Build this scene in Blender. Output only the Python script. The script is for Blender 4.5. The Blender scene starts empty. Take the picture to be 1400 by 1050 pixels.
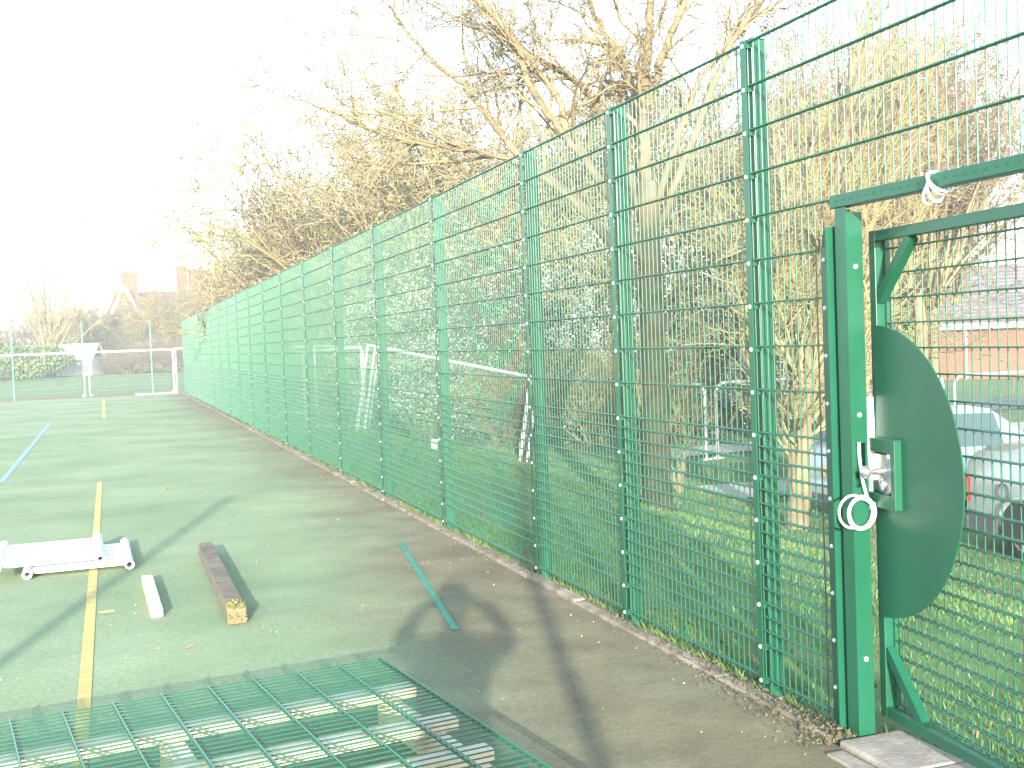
import bpy, bmesh, math, random
import numpy as np
from mathutils import Vector, Matrix
from math import radians as rad, sin, cos, pi

S = bpy.context.scene
COL = S.collection
# ------------------------------------------------------------------ camera
cam_d = bpy.data.cameras.new('camera'); cam = bpy.data.objects.new('camera', cam_d); COL.objects.link(cam)
YAW, PIT, ROLL = 0.3331, 0.0379, -0.0386
CAM = Vector((-2.8372, 0.0, 1.6866))
fw = Vector((sin(YAW)*cos(PIT), cos(YAW)*cos(PIT), -sin(PIT)))
rt = Vector((cos(YAW), -sin(YAW), 0)); up = rt.cross(fw)
R = rt*cos(ROLL)+up*sin(ROLL); U = -rt*sin(ROLL)+up*cos(ROLL)
m = Matrix(((R.x, U.x, -fw.x), (R.y, U.y, -fw.y), (R.z, U.z, -fw.z))).to_4x4(); m.translation = CAM
cam.matrix_world = m
cam_d.sensor_width = 36; cam_d.lens = 36*1575/1400; cam_d.clip_start = 0.05; cam_d.clip_end = 5000
S.camera = cam
# ------------------------------------------------------------------ world, sun, exposure
SUN_EL, SUN_AZ = 12.1, 195.84
w = bpy.data.worlds.new('World'); S.world = w; w.use_nodes = True
nt = w.node_tree; nt.nodes.clear()
wo = nt.nodes.new('ShaderNodeOutputWorld'); bg = nt.nodes.new('ShaderNodeBackground'); sk = nt.nodes.new('ShaderNodeTexSky')
sk.sky_type = 'NISHITA'; sk.sun_disc = False; sk.sun_elevation = rad(SUN_EL); sk.sun_rotation = rad(SUN_AZ)
sk.air_density = 1.0; sk.dust_density = 0.6; sk.ozone_density = 1.0
bg.inputs[1].default_value = 0.15
nt.links.new(sk.outputs[0], bg.inputs[0]); nt.links.new(bg.outputs[0], wo.inputs[0])
sd = bpy.data.lights.new('sun', 'SUN'); sd.energy = 2.7; sd.angle = rad(0.6); sd.color = (1.0, 0.955, 0.865)
so = bpy.data.objects.new('sun', sd); COL.objects.link(so)
sdir = Vector((sin(rad(SUN_AZ))*cos(rad(SUN_EL)), cos(rad(SUN_AZ))*cos(rad(SUN_EL)), sin(rad(SUN_EL))))
so.rotation_euler = sdir.to_track_quat('Z', 'Y').to_euler()
so.location = sdir*50
S.view_settings.view_transform = 'Standard'; S.view_settings.look = 'None'
S.view_settings.exposure = 2.6; S.view_settings.gamma = 1.0; S.view_settings.use_curve_mapping = False
S.render.engine = 'CYCLES'; S.cycles.max_bounces = 6; S.cycles.volume_bounces = 0; S.cycles.use_denoising = True

# ------------------------------------------------------------------ helpers
def mat(name, c1, c2=None, scale=8.0, rough=0.8, detail=4.0, bump=0.0, bscale=None, metal=0.0, c3=None, coat=0.0, spec=0.5, obj=True, lo=0.35, hi=0.65):
    M = bpy.data.materials.new(name); M.use_nodes = True
    n = M.node_tree; b = n.nodes['Principled BSDF']
    b.inputs['Roughness'].default_value = rough; b.inputs['Metallic'].default_value = metal
    b.inputs['Coat Weight'].default_value = coat; b.inputs['Specular IOR Level'].default_value = spec
    if c2 is None:
        b.inputs['Base Color'].default_value = (*c1, 1)
    tc = n.nodes.new('ShaderNodeTexCoord')
    out = 'Object' if obj else 'Generated'
    if c2 is not None:
        t = n.nodes.new('ShaderNodeTexNoise'); t.inputs['Scale'].default_value = scale; t.inputs['Detail'].default_value = detail
        t.inputs['Roughness'].default_value = 0.65
        r = n.nodes.new('ShaderNodeValToRGB'); r.color_ramp.elements[0].position = lo; r.color_ramp.elements[1].position = hi
        r.color_ramp.elements[0].color = (*c1, 1); r.color_ramp.elements[1].color = (*c2, 1)
        if c3 is not None:
            e = r.color_ramp.elements.new((lo+hi)/2); e.color = (*c3, 1)
        n.links.new(tc.outputs[out], t.inputs['Vector']); n.links.new(t.outputs['Fac'], r.inputs[0])
        n.links.new(r.outputs[0], b.inputs['Base Color'])
    if bump:
        t2 = n.nodes.new('ShaderNodeTexNoise'); t2.inputs['Scale'].default_value = bscale or scale*4; t2.inputs['Detail'].default_value = 5
        bp = n.nodes.new('ShaderNodeBump'); bp.inputs['Strength'].default_value = bump; bp.inputs['Distance'].default_value = 0.01
        n.links.new(tc.outputs[out], t2.inputs['Vector']); n.links.new(t2.outputs['Fac'], bp.inputs['Height']); n.links.new(bp.outputs[0], b.inputs['Normal'])
    return M

def tag(o, label=None, cat=None, group=None, kind=None):
    if label: o['label'] = label
    if cat: o['category'] = cat
    if group: o['group'] = group
    if kind: o['kind'] = kind
    return o
def empty(name, loc=(0, 0, 0), rz=0.0, label=None, cat=None, group=None):
    o = bpy.data.objects.new(name, None); COL.objects.link(o); o.location = loc; o.rotation_euler = (0, 0, rz)
    o.empty_display_size = 0.2
    return tag(o, label, cat, group)
def link(name, me, parent=None, loc=(0, 0, 0)):
    o = bpy.data.objects.new(name, me); COL.objects.link(o); o.location = loc
    if parent: o.parent = parent
    return o
def copy_tree(o, parent=None):
    c = o.copy(); COL.objects.link(c)
    if parent: c.parent = parent
    for ch in [x for x in o.children]: copy_tree(ch, c)
    return c

class MB:
    """collects plain python geometry, then builds one mesh"""
    def __init__(s): s.v = []; s.f = []; s.mi = []; s.cur = 0
    def add(s, vs, fs):
        o = len(s.v); s.v += [tuple(v) for v in vs]; s.f += [tuple(i+o for i in f) for f in fs]; s.mi += [s.cur]*len(fs); return s
    def box(s, x0, x1, y0, y1, z0, z1):
        v = [(x0,y0,z0),(x1,y0,z0),(x1,y1,z0),(x0,y1,z0),(x0,y0,z1),(x1,y0,z1),(x1,y1,z1),(x0,y1,z1)]
        return s.add(v, [(3,2,1,0),(4,5,6,7),(0,1,5,4),(1,2,6,5),(2,3,7,6),(3,0,4,7)])
    def bar(s, a, b, w, h, upv=(0, 0, 1)):
        a = Vector(a); b = Vector(b); d = (b-a).normalized(); u = Vector(upv); sx = d.cross(u)
        if sx.length < 1e-4: sx = d.cross(Vector((1, 0, 0)))
        sx.normalize(); u = sx.cross(d).normalized()
        vs = []
        for p in (a, b):
            for i, j in ((-1,-1),(1,-1),(1,1),(-1,1)): vs.append(p+sx*(w/2*i)+u*(h/2*j))
        return s.add(vs, [(3,2,1,0),(4,5,6,7),(0,1,5,4),(1,2,6,5),(2,3,7,6),(3,0,4,7)])
    def tube(s, pts, rad_, n=8, cap=True):
        pts = [Vector(p) for p in pts]; k = len(pts)
        rs = rad_ if isinstance(rad_, (list, tuple)) else [rad_]*k
        vs = []; prev = None
        for i, p in enumerate(pts):
            d = (pts[min(i+1, k-1)]-pts[max(i-1, 0)]).normalized()
            if prev is None:
                u = d.cross(Vector((0, 0, 1)))
                if u.length < 0.05: u = d.cross(Vector((1, 0, 0)))
            else: u = prev - d*prev.dot(d)
            u.normalize(); prev = u; v = d.cross(u)
            for j in range(n):
                a = 2*pi*j/n; vs.append(p+(u*cos(a)+v*sin(a))*rs[i])
        fs = [(i*n+j, i*n+(j+1) % n, (i+1)*n+(j+1) % n, (i+1)*n+j) for i in range(k-1) for j in range(n)]
        if cap: fs += [tuple(range(n-1, -1, -1)), tuple((k-1)*n+j for j in range(n))]
        return s.add(vs, fs)
    def pipe(s, a, b, ro, ri, n=12):
        a = Vector(a); b = Vector(b); d = (b-a).normalized(); u = d.cross(Vector((0, 0, 1)))
        if u.length < .05: u = d.cross(Vector((1, 0, 0)))
        u.normalize(); v = d.cross(u); vs = []
        for p, r in ((a, ro), (b, ro), (b, ri), (a, ri)):
            for j in range(n): vs.append(p+(u*cos(2*pi*j/n)+v*sin(2*pi*j/n))*r)
        fs = []
        for q in range(4):
            for j in range(n): fs.append((q*n+j, q*n+(j+1) % n, ((q+1) % 4)*n+(j+1) % n, ((q+1) % 4)*n+j))
        return s.add(vs, fs)
    def lathe(s, prof, n=16, c=(0, 0, 0), axis='z'):
        vs = []
        for r, h in prof:
            for j in range(n):
                a = 2*pi*j/n; x, y, z = r*cos(a), r*sin(a), h
                if axis == 'x': x, y, z = z, x, y
                if axis == 'y': x, y, z = x, z, y
                vs.append((x+c[0], y+c[1], z+c[2]))
        k = len(prof)
        fs = [(i*n+j, i*n+(j+1) % n, (i+1)*n+(j+1) % n, (i+1)*n+j) for i in range(k-1) for j in range(n)]
        return s.add(vs, fs)
    def prism(s, poly, thick_vec):
        n = len(poly); t = Vector(thick_vec); vs = [Vector(p) for p in poly]+[Vector(p)+t for p in poly]
        return s.add(vs, [tuple(range(n-1, -1, -1)), tuple(range(n, 2*n))]+[(i, (i+1) % n, n+(i+1) % n, n+i) for i in range(n)])
    def mesh(s, name, mats, smooth=False):
        me = bpy.data.meshes.new(name); me.from_pydata(s.v, [], s.f)
        for M in (mats if isinstance(mats, (list, tuple)) else [mats]): me.materials.append(M)
        me.polygons.foreach_set('material_index', s.mi)
        bm = bmesh.new(); bm.from_mesh(me); bmesh.ops.recalc_face_normals(bm, faces=bm.faces); bm.to_mesh(me); bm.free()
        if smooth:
            me.polygons.foreach_set('use_smooth', [True]*len(me.polygons))
            if smooth != 'all': me.set_sharp_from_angle(angle=rad(40))
        me.update(); return me
    def build(s, name, mats, parent=None, loc=(0, 0, 0), smooth=False, bevel=0.0):
        o = link(name, s.mesh(name, mats, smooth), parent, loc)
        if bevel:
            b = o.modifiers.new('bevel', 'BEVEL'); b.width = bevel; b.segments = 2; b.limit_method = 'ANGLE'
        return o

def np_mesh(name, verts, faces_quads=None, tris=None, mats=None, smooth=False):
    me = bpy.data.meshes.new(name)
    f = faces_quads if faces_quads is not None else tris
    k = f.shape[1]
    me.vertices.add(len(verts)); me.vertices.foreach_set('co', np.asarray(verts, dtype=np.float32).ravel())
    me.loops.add(f.size); me.loops.foreach_set('vertex_index', f.astype(np.int32).ravel())
    me.polygons.add(len(f)); me.polygons.foreach_set('loop_start', np.arange(0, f.size, k, dtype=np.int32))
    me.polygons.foreach_set('loop_total', np.full(len(f), k, dtype=np.int32))
    if smooth: me.polygons.foreach_set('use_smooth', np.ones(len(f), dtype=bool))
    for M in (mats if isinstance(mats, (list, tuple)) else [mats]): me.materials.append(M)
    me.update(calc_edges=True); me.validate(); return me
def seg_mesh(name, P0, P1, R0, R1, n, M):
    P0 = np.asarray(P0, float); P1 = np.asarray(P1, float); R0 = np.asarray(R0, float); R1 = np.asarray(R1, float)
    d = P1-P0; d /= (np.linalg.norm(d, axis=1, keepdims=True)+1e-9)
    ref = np.where(np.abs(d[:, 2:3]) < 0.9, np.array([[0, 0, 1.]]), np.array([[1., 0, 0]]))
    u = np.cross(d, ref); u /= np.linalg.norm(u, axis=1, keepdims=True); v = np.cross(d, u)
    N = len(P0); V = np.zeros((N, 2*n, 3))
    for j in range(n):
        a = 2*pi*j/n; o = u*cos(a)+v*sin(a)
        V[:, j] = P0+o*R0[:, None]; V[:, n+j] = P1+o*R1[:, None]
    base = np.arange(N)[:, None]*2*n
    F = np.stack([np.stack([base[:, 0]+j, base[:, 0]+(j+1) % n, base[:, 0]+n+(j+1) % n, base[:, 0]+n+j], 1) for j in range(n)], 1).reshape(-1, 4)
    return np_mesh(name, V.reshape(-1, 3), faces_quads=F, mats=M, smooth=True)
def quad_cloud(name, C, size, rng, M, flat=0.0, aspect=0.6):
    C = np.asarray(C, float); N = len(C)
    a = rng.normal(size=(N, 3)); a /= np.linalg.norm(a, axis=1, keepdims=True)
    b = rng.normal(size=(N, 3)); b -= a*np.sum(a*b, 1, keepdims=True); b /= np.linalg.norm(b, axis=1, keepdims=True)
    s = size*(0.6+0.8*rng.random((N, 1)))
    V = np.stack([C-a*s, C+b*s*aspect, C+a*s, C-b*s*aspect], 1).reshape(-1, 3)
    return np_mesh(name, V, faces_quads=np.arange(4*N).reshape(-1, 4), mats=M)

# ------------------------------------------------------------------ materials
G_PAINT = mat('green_paint', (0.0045, 0.076, 0.036), (0.007, 0.092, 0.045), scale=3, rough=0.38, spec=0.5)
G_WIRE = mat('green_wire_coating', (0.011, 0.105, 0.050), rough=0.32, spec=0.7)
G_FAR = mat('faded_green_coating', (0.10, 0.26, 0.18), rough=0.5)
WHITE_P = mat('white_paint', (0.5270, 0.5270, 0.5100), (0.4250, 0.4250, 0.4080), scale=6, rough=0.45)
WHITE_PL = mat('white_plastic', (0.85, 0.85, 0.84), rough=0.35)
WHITE_FAB = mat('lilac_white_enamel', (0.74, 0.74, 0.80), (0.80, 0.80, 0.83), scale=5, rough=0.4)
BOLT = mat('zinc_bolt', (0.78, 0.78, 0.74), rough=0.35, metal=0.2)
STEEL = mat('satin_stainless', (0.62, 0.62, 0.62), (0.5, 0.5, 0.5), scale=30, rough=0.38, metal=0.9)
KERB = mat('pinkish_concrete', (0.15, 0.11, 0.08), (0.34, 0.27, 0.21), scale=6, rough=0.95, bump=0.6, bscale=60, c3=(0.24, 0.19, 0.13))
CONC = mat('pale_concrete', (0.20, 0.165, 0.125), (0.36, 0.31, 0.25), scale=6, rough=0.9, bump=0.4, bscale=50)
DIRT = mat('dark_soil', (0.05, 0.035, 0.022), (0.12, 0.085, 0.05), scale=20, rough=0.95, bump=0.6)
WOOD_PALE = mat('pale_pine', (0.66, 0.50, 0.33), (0.80, 0.66, 0.48), scale=5, rough=0.75)
WOOD_DARK = mat('weathered_brown_timber', (0.100, 0.074, 0.047), (0.20, 0.155, 0.10), scale=7, rough=0.85, bump=0.4, bscale=30)
MOSS = mat('yellow_green_moss', (0.13, 0.125, 0.035), (0.27, 0.24, 0.09), scale=30, rough=0.95)
BARK = mat('mossy_bark', (0.0169, 0.0137, 0.0078), (0.0468, 0.0390, 0.0221), scale=5, rough=0.95, bump=1.0, bscale=16, c3=(0.0312, 0.0286, 0.0130))  # moss tone darkened further, shade on the big trunk put into the colour
LIMB = mat('tan_bark', (0.130, 0.100, 0.055), (0.22, 0.175, 0.100), scale=3, rough=0.85)
TWIG = mat('tan_twigs', (0.1680, 0.1288, 0.0627), (0.2912, 0.2296, 0.1210), scale=0.9, rough=0.8)
TWIG_Y = mat('yellowish_twigs', (0.1815, 0.1518, 0.0616), (0.2970, 0.2530, 0.1155), scale=0.8, rough=0.8)
TWIG_R = mat('reddish_twigs', (0.155, 0.108, 0.070), (0.24, 0.175, 0.115), scale=0.5, rough=0.8)
TWIG_G = mat('greenish_twigs', (0.115, 0.118, 0.045), (0.21, 0.195, 0.09), scale=0.7, rough=0.8)
BLOSSOM = mat('white_blossom', (0.495, 0.495, 0.435), (0.600, 0.600, 0.555), scale=2, rough=0.7)
BUD = mat('olive_buds', (0.144, 0.132, 0.048), (0.252, 0.216, 0.096), scale=2, rough=0.8)
EVER = mat('evergreen_leaves', (0.035, 0.07, 0.015), (0.13, 0.18, 0.04), scale=1.2, rough=0.6)
IVY = mat('ivy_leaves', (0.09, 0.13, 0.02), (0.22, 0.26, 0.07), scale=2, rough=0.45)
CONIF = mat('conifer_needles', (0.0240, 0.0400, 0.0160), (0.0800, 0.0960, 0.0400), scale=0.6, rough=0.7)
LITTER = mat('brown_leaf_litter', (0.08, 0.05, 0.03), (0.18, 0.12, 0.07), scale=4, rough=0.9)
LEAF = mat('dry_orange_leaf', (0.42, 0.19, 0.08), (0.60, 0.33, 0.17), scale=30, rough=0.7)
BLACK_R = mat('black_rubber', (0.02, 0.02, 0.02), rough=0.7)
DARK_PL = mat('dark_grey_plastic', (0.06, 0.06, 0.065), rough=0.55)
CAR_A = mat('silver_car_paint', (0.4080, 0.4148, 0.4284), rough=0.28, metal=0.35, coat=0.6)
CAR_B = mat('pale_blue_silver_car_paint', (0.3525, 0.3900, 0.4275), rough=0.3, metal=0.3, coat=0.6)
GLASS = mat('dark_car_glass', (0.05, 0.075, 0.075), rough=0.06, spec=0.8)
RED_L = mat('red_lamp_plastic', (0.45, 0.02, 0.02), rough=0.2, coat=0.5)
AMBER_PLATE = mat('yellow_number_plate', (0.72, 0.42, 0.08), rough=0.4)
ALLOY = mat('alloy_wheel', (0.55, 0.56, 0.58), rough=0.35, metal=0.6)
SLATE = mat('grey_purple_slate', (0.10, 0.085, 0.09), (0.17, 0.145, 0.15), scale=2.5, rough=0.7)
TARMAC = mat('tarmac', (0.09, 0.088, 0.085), (0.14, 0.135, 0.13), scale=15, rough=0.9)
PATHM = mat('light_path_concrete', (0.34, 0.31, 0.27), (0.46, 0.42, 0.36), scale=3, rough=0.9)
BLUE_P = mat('blue_plastic', (0.10, 0.28, 0.55), rough=0.5)
SKIN = mat('skin', (0.50, 0.30, 0.22), rough=0.5); JACKET = mat('dark_blue_cloth', (0.03, 0.035, 0.06), rough=0.9)
HAIR = mat('brown_hair', (0.06, 0.04, 0.025), rough=0.7)

def bark_by_height():
    """moss and a painted shade tone on the lower trunk, tan bark higher up"""
    M = BARK.copy(); M.name = 'moss_shade_to_tan_bark'; n = M.node_tree; L = n.links; p = n.nodes['Principled BSDF']
    old = p.inputs['Base Color'].links[0].from_socket; tc = [q for q in n.nodes if q.type == 'TEX_COORD'][0]
    sp = n.nodes.new('ShaderNodeSeparateXYZ'); L.new(tc.outputs['Object'], sp.inputs[0])
    nz = n.nodes.new('ShaderNodeTexNoise'); nz.inputs['Scale'].default_value = 2.2; L.new(tc.outputs['Object'], nz.inputs['Vector'])
    ad = n.nodes.new('ShaderNodeMath'); ad.operation = 'MULTIPLY_ADD'; L.new(nz.outputs['Fac'], ad.inputs[0]); ad.inputs[1].default_value = 2.2; L.new(sp.outputs[2], ad.inputs[2])
    mr = n.nodes.new('ShaderNodeMapRange'); mr.interpolation_type = 'SMOOTHSTEP'; mr.inputs[1].default_value = 3.9; mr.inputs[2].default_value = 6.0; L.new(ad.outputs[0], mr.inputs[0])
    n2 = n.nodes.new('ShaderNodeTexNoise'); n2.inputs['Scale'].default_value = 3; L.new(tc.outputs['Object'], n2.inputs['Vector'])
    rp_ = n.nodes.new('ShaderNodeValToRGB'); rp_.color_ramp.elements[0].color = (.130, .100, .055, 1); rp_.color_ramp.elements[1].color = (.22, .175, .10, 1); rp_.color_ramp.elements[0].position = .35; rp_.color_ramp.elements[1].position = .65; L.new(n2.outputs['Fac'], rp_.inputs[0])
    mx = n.nodes.new('ShaderNodeMix'); mx.data_type = 'RGBA'; L.new(mr.outputs[0], mx.inputs[0]); L.new(old, mx.inputs[6]); L.new(rp_.outputs[0], mx.inputs[7]); L.new(mx.outputs[2], p.inputs['Base Color'])
    return M
BARK_H = bark_by_height()

def line_mat(name, c):
    M = mat(name, tuple(k*0.78 for k in c), c, scale=9, rough=0.85, detail=8)
    return M
LINE_Y = line_mat('worn_yellow_line', (0.56, 0.42, 0.13)); LINE_B = line_mat('worn_blue_line', (0.24, 0.42, 0.56)); LINE_W = line_mat('worn_white_line', (0.6, 0.6, 0.55))

def brick_mat(name, a, b, mortar, scale=1.0):
    M = bpy.data.materials.new(name); M.use_nodes = True; n = M.node_tree; p = n.nodes['Principled BSDF']; p.inputs['Roughness'].default_value = .9
    tc = n.nodes.new('ShaderNodeTexCoord'); mp = n.nodes.new('ShaderNodeMapping'); mp.inputs['Rotation'].default_value = (rad(90), 0, 0)
    br = n.nodes.new('ShaderNodeTexBrick'); br.inputs['Scale'].default_value = 1.0; br.inputs['Brick Width'].default_value = .225; br.inputs['Row Height'].default_value = .075
    br.inputs['Mortar Size'].default_value = .006
    br.inputs['Color1'].default_value = (*a, 1); br.inputs['Color2'].default_value = (*b, 1); br.inputs['Mortar'].default_value = (*mortar, 1)
    t = n.nodes.new('ShaderNodeTexNoise'); t.inputs['Scale'].default_value = 0.7; mx = n.nodes.new('ShaderNodeMix'); mx.data_type = 'RGBA'; mx.blend_type = 'MULTIPLY'
    mx.inputs[0].default_value = 0.5
    n.links.new(tc.outputs['Object'], mp.inputs[0]); n.links.new(mp.outputs[0], br.inputs[0]); n.links.new(tc.outputs['Object'], t.inputs[0])
    r = n.nodes.new('ShaderNodeValToRGB'); r.color_ramp.elements[0].color = (.6, .6, .6, 1); r.color_ramp.elements[0].position = .3; r.color_ramp.elements[1].position = .7
    n.links.new(t.outputs['Fac'], r.inputs[0])
    n.links.new(br.outputs[0], mx.inputs[6]); n.links.new(r.outputs[0], mx.inputs[7]); n.links.new(mx.outputs[2], p.inputs['Base Color'])
    return M
BRICK = brick_mat('orange_red_brick', (0.21, 0.066, 0.030), (0.27, 0.095, 0.046), (0.21, 0.14, 0.095))

def court_mat():
    M = bpy.data.materials.new('worn_green_court'); M.use_nodes = True; n = M.node_tree; L = n.links; p = n.nodes['Principled BSDF']
    p.inputs['Roughness'].default_value = .95; p.inputs['Specular IOR Level'].default_value = .15
    g = n.nodes.new('ShaderNodeNewGeometry'); sep = n.nodes.new('ShaderNodeSeparateXYZ'); L.new(g.outputs['Position'], sep.inputs[0])
    def noise(s, det=4, rough=.6, vec=None):
        t = n.nodes.new('ShaderNodeTexNoise'); t.inputs['Scale'].default_value = s; t.inputs['Detail'].default_value = det; t.inputs['Roughness'].default_value = rough
        L.new(vec or g.outputs['Position'], t.inputs['Vector']); return t.outputs['Fac']
    def ramp(f, a, b, ca, cb):
        r = n.nodes.new('ShaderNodeValToRGB'); r.color_ramp.elements[0].position = a; r.color_ramp.elements[1].position = b
        r.color_ramp.elements[0].color = (*ca, 1); r.color_ramp.elements[1].color = (*cb, 1); L.new(f, r.inputs[0]); return r.outputs[0]
    def mix(f, a, b, t='MIX'):
        x = n.nodes.new('ShaderNodeMix'); x.data_type = 'RGBA'; x.blend_type = t
        if isinstance(f, float): x.inputs[0].default_value = f
        else: L.new(f, x.inputs[0])
        L.new(a, x.inputs[6]); L.new(b, x.inputs[7]); return x.outputs[2]
    def math_(op, a, b=None):
        x = n.nodes.new('ShaderNodeMath'); x.operation = op
        for i, q in enumerate((a, b)):
            if q is None: continue
            if isinstance(q, (int, float)): x.inputs[i].default_value = q
            else: L.new(q, x.inputs[i])
        return x.outputs[0]
    base = ramp(noise(0.55, 5), .32, .68, (0.196, 0.258, 0.134), (0.30, 0.355, 0.20))
    # mud and moss drift out from the fence foot; strongest near the gate
    e = math_('ADD', sep.outputs[0], math_('MULTIPLY', noise(0.8, 4), 1.6))          # x + noise
    near = math_('MULTIPLY', math_('SUBTRACT', 13.0, sep.outputs[1]), 0.12)
    near = math_('MAXIMUM', math_('MINIMUM', near, 1.15), 0.0)
    e2 = math_('ADD', e, near)
    dirtm = n.nodes.new('ShaderNodeMapRange'); dirtm.interpolation_type = 'SMOOTHSTEP'; dirtm.inputs[1].default_value = -0.55; dirtm.inputs[2].default_value = 1.0
    L.new(e2, dirtm.inputs[0])
    dirt = ramp(noise(2.2, 6), .3, .7, (0.150, 0.118, 0.070), (0.25, 0.203, 0.125))
    c = mix(math_('MULTIPLY', dirtm.outputs[0], 0.92), base, dirt)
    # pale dusty bloom patches
    pm = ramp(noise(0.35, 6, .7), .52, .74, (0, 0, 0), (1, 1, 1)); rgb = n.nodes.new('ShaderNodeRGB'); rgb.outputs[0].default_value = (0.42, 0.45, 0.31, 1)
    c = mix(math_('MULTIPLY', pm, 0.35), c, rgb.outputs[0])
    # fibre grain
    gr = ramp(noise(130, 4, .85), .28, .72, (.45, .45, .45), (1.5, 1.5, 1.5)); c = mix(1.0, c, gr, 'MULTIPLY')
    gr2 = ramp(noise(28, 4, .7), .3, .7, (.82, .82, .80), (1.14, 1.14, 1.12)); c = mix(1.0, c, gr2, 'MULTIPLY')
    L.new(c, p.inputs['Base Color'])
    bp = n.nodes.new('ShaderNodeBump'); bp.inputs['Strength'].default_value = .5; bp.inputs['Distance'].default_value = .006
    L.new(noise(160, 3, .8), bp.inputs['Height']); L.new(bp.outputs[0], p.inputs['Normal'])
    return M
COURT = court_mat()
GRASS_G = mat('meadow_ground', (0.055, 0.110, 0.024), (0.145, 0.19, 0.06), scale=1.1, rough=0.95, detail=8, bump=0.3, bscale=25, c3=(0.085, 0.155, 0.035))
def blade_mat():
    M = mat('grass_blades', (0.050, 0.125, 0.020), (0.14, 0.20, 0.05), scale=1.3, rough=0.6, detail=6)
    return M
BLADE = blade_mat()

# ------------------------------------------------------------------ terrain
def sst(t): t = np.clip(t, 0, 1); return t*t*(3-2*t)
def gz(x, y):
    x = np.asarray(x, float); y = np.asarray(y, float)
    z = -0.05-0.87*sst((x-1.4)/4.2)*(1-sst((y-40)/25))+0.75*sst((y-56)/32)
    z = z+0.02*np.sin(x*1.7+y*0.9)*np.cos(y*1.3-x*.6)*(x > .3)
    return z
xs = np.concatenate([[-400, -300, -200, -100, -60, -45, -30, -20, -14, -10, -7, -5, -3, -1.5, -.6, -.08, .05], np.arange(.3, 9, .35), np.arange(9.5, 30, 1.5), [32, 36, 42, 50, 70, 110, 200, 300, 400]])
ys = np.concatenate([[-400, -250, -100, -40, -20, -10, -5, -2], np.arange(0, 26, .5), np.arange(26, 62, 1.5), np.arange(62, 100, 3), [105, 120, 150, 220, 300, 400]])
GX, GY = np.meshgrid(xs, ys); GZ = gz(GX, GY)
nx, ny = len(xs), len(ys); idx = np.arange(nx*ny).reshape(ny, nx)
F = np.stack([idx[:-1, :-1], idx[:-1, 1:], idx[1:, 1:], idx[1:, :-1]], -1).reshape(-1, 4)
ground = link('ground', np_mesh('ground', np.stack([GX, GY, GZ], -1).reshape(-1, 3), faces_quads=F, mats=GRASS_G, smooth=True)); tag(ground, kind='structure')
END = 50.47
b = MB(); b.box(-40, -0.145, -14, END+.1, -.04, 0.0); court = b.build('court', COURT); tag(court, kind='structure')
def strip(name, pts, wd, M, z=0.004):
    b = MB()
    for (x0, y0), (x1, y1) in zip(pts[:-1], pts[1:]):
        d = Vector((x1-x0, y1-y0)).normalized(); nn = Vector((-d.y, d.x))*wd/2
        b.add([(x0-nn.x, y0-nn.y, z), (x0+nn.x, y0+nn.y, z), (x1+nn.x, y1+nn.y, z), (x1-nn.x, y1-nn.y, z)], [(0, 1, 2, 3)])
    o = b.build(name, M, court); return o
strip('side_line', [(-3.04, 2.0), (-3.07, 16.39)], .065, LINE_Y)
strip('cross_line', [(-3.11, 16.36), (-12, 17.6)], .05, LINE_Y)
strip('cross_line', [(-3.11, 13.5), (-12, 13.35)], .035, LINE_Y)
strip('side_line', [(-3.12, 33.0), (-3.22, 48.3)], .09, LINE_Y)
strip('blue_line', [(-4.36, 17.3), (-4.44, 31.9)], .075, LINE_B)
strip('goal_line', [(-6.9, 48.2), (-12, 47.6)], .09, LINE_W)
strip('paint_mark', [(-3.0, 8.0), (-2.90, 8.02)], .09, LINE_Y, .0042)
# ------------------------------------------------------------------ kerb
kerb = empty('kerb'); tag(kerb, kind='structure')
rk = random.Random(4); y = 4.02
while y < END:
    L_ = 0.915 if y < 30 else 1.83
    b = MB(); dz = rk.uniform(-.006, .006); dx = rk.uniform(-.006, .006)
    b.box(-.135+dx, -.055+dx, y+.006, y+L_-.006, -.1, .018+dz); b.build('kerb_stone', KERB, kerb, bevel=.008); y += L_
# crumbs of soil, moss and litter that have gathered along the kerb
rng = np.random.default_rng(3); C = []
for i in range(9000):
    yy = 3.95+rng.random()**1.7*34; cl = .5+.5*math.sin(yy*1.7+1.3*math.sin(yy*.6))
    if rng.random() > .25+.75*cl: continue
    C.append((-.03-abs(rng.normal())*(.045+.06*cl), yy, .004+.018*rng.random()*(rng.random() < .6)))
C = [(x, y, z+(.016 if -.135 < x < -.05 else 0)) for x, y, z in C]
soil = link('kerb_litter', quad_cloud('kerb_litter', C, .008, rng, mat('mossy_soil', (0.065, 0.048, 0.032), (0.17, 0.135, 0.085), scale=12, rough=.95, c3=(.085, .09, .035)))); tag(soil, kind='stuff')
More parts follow.
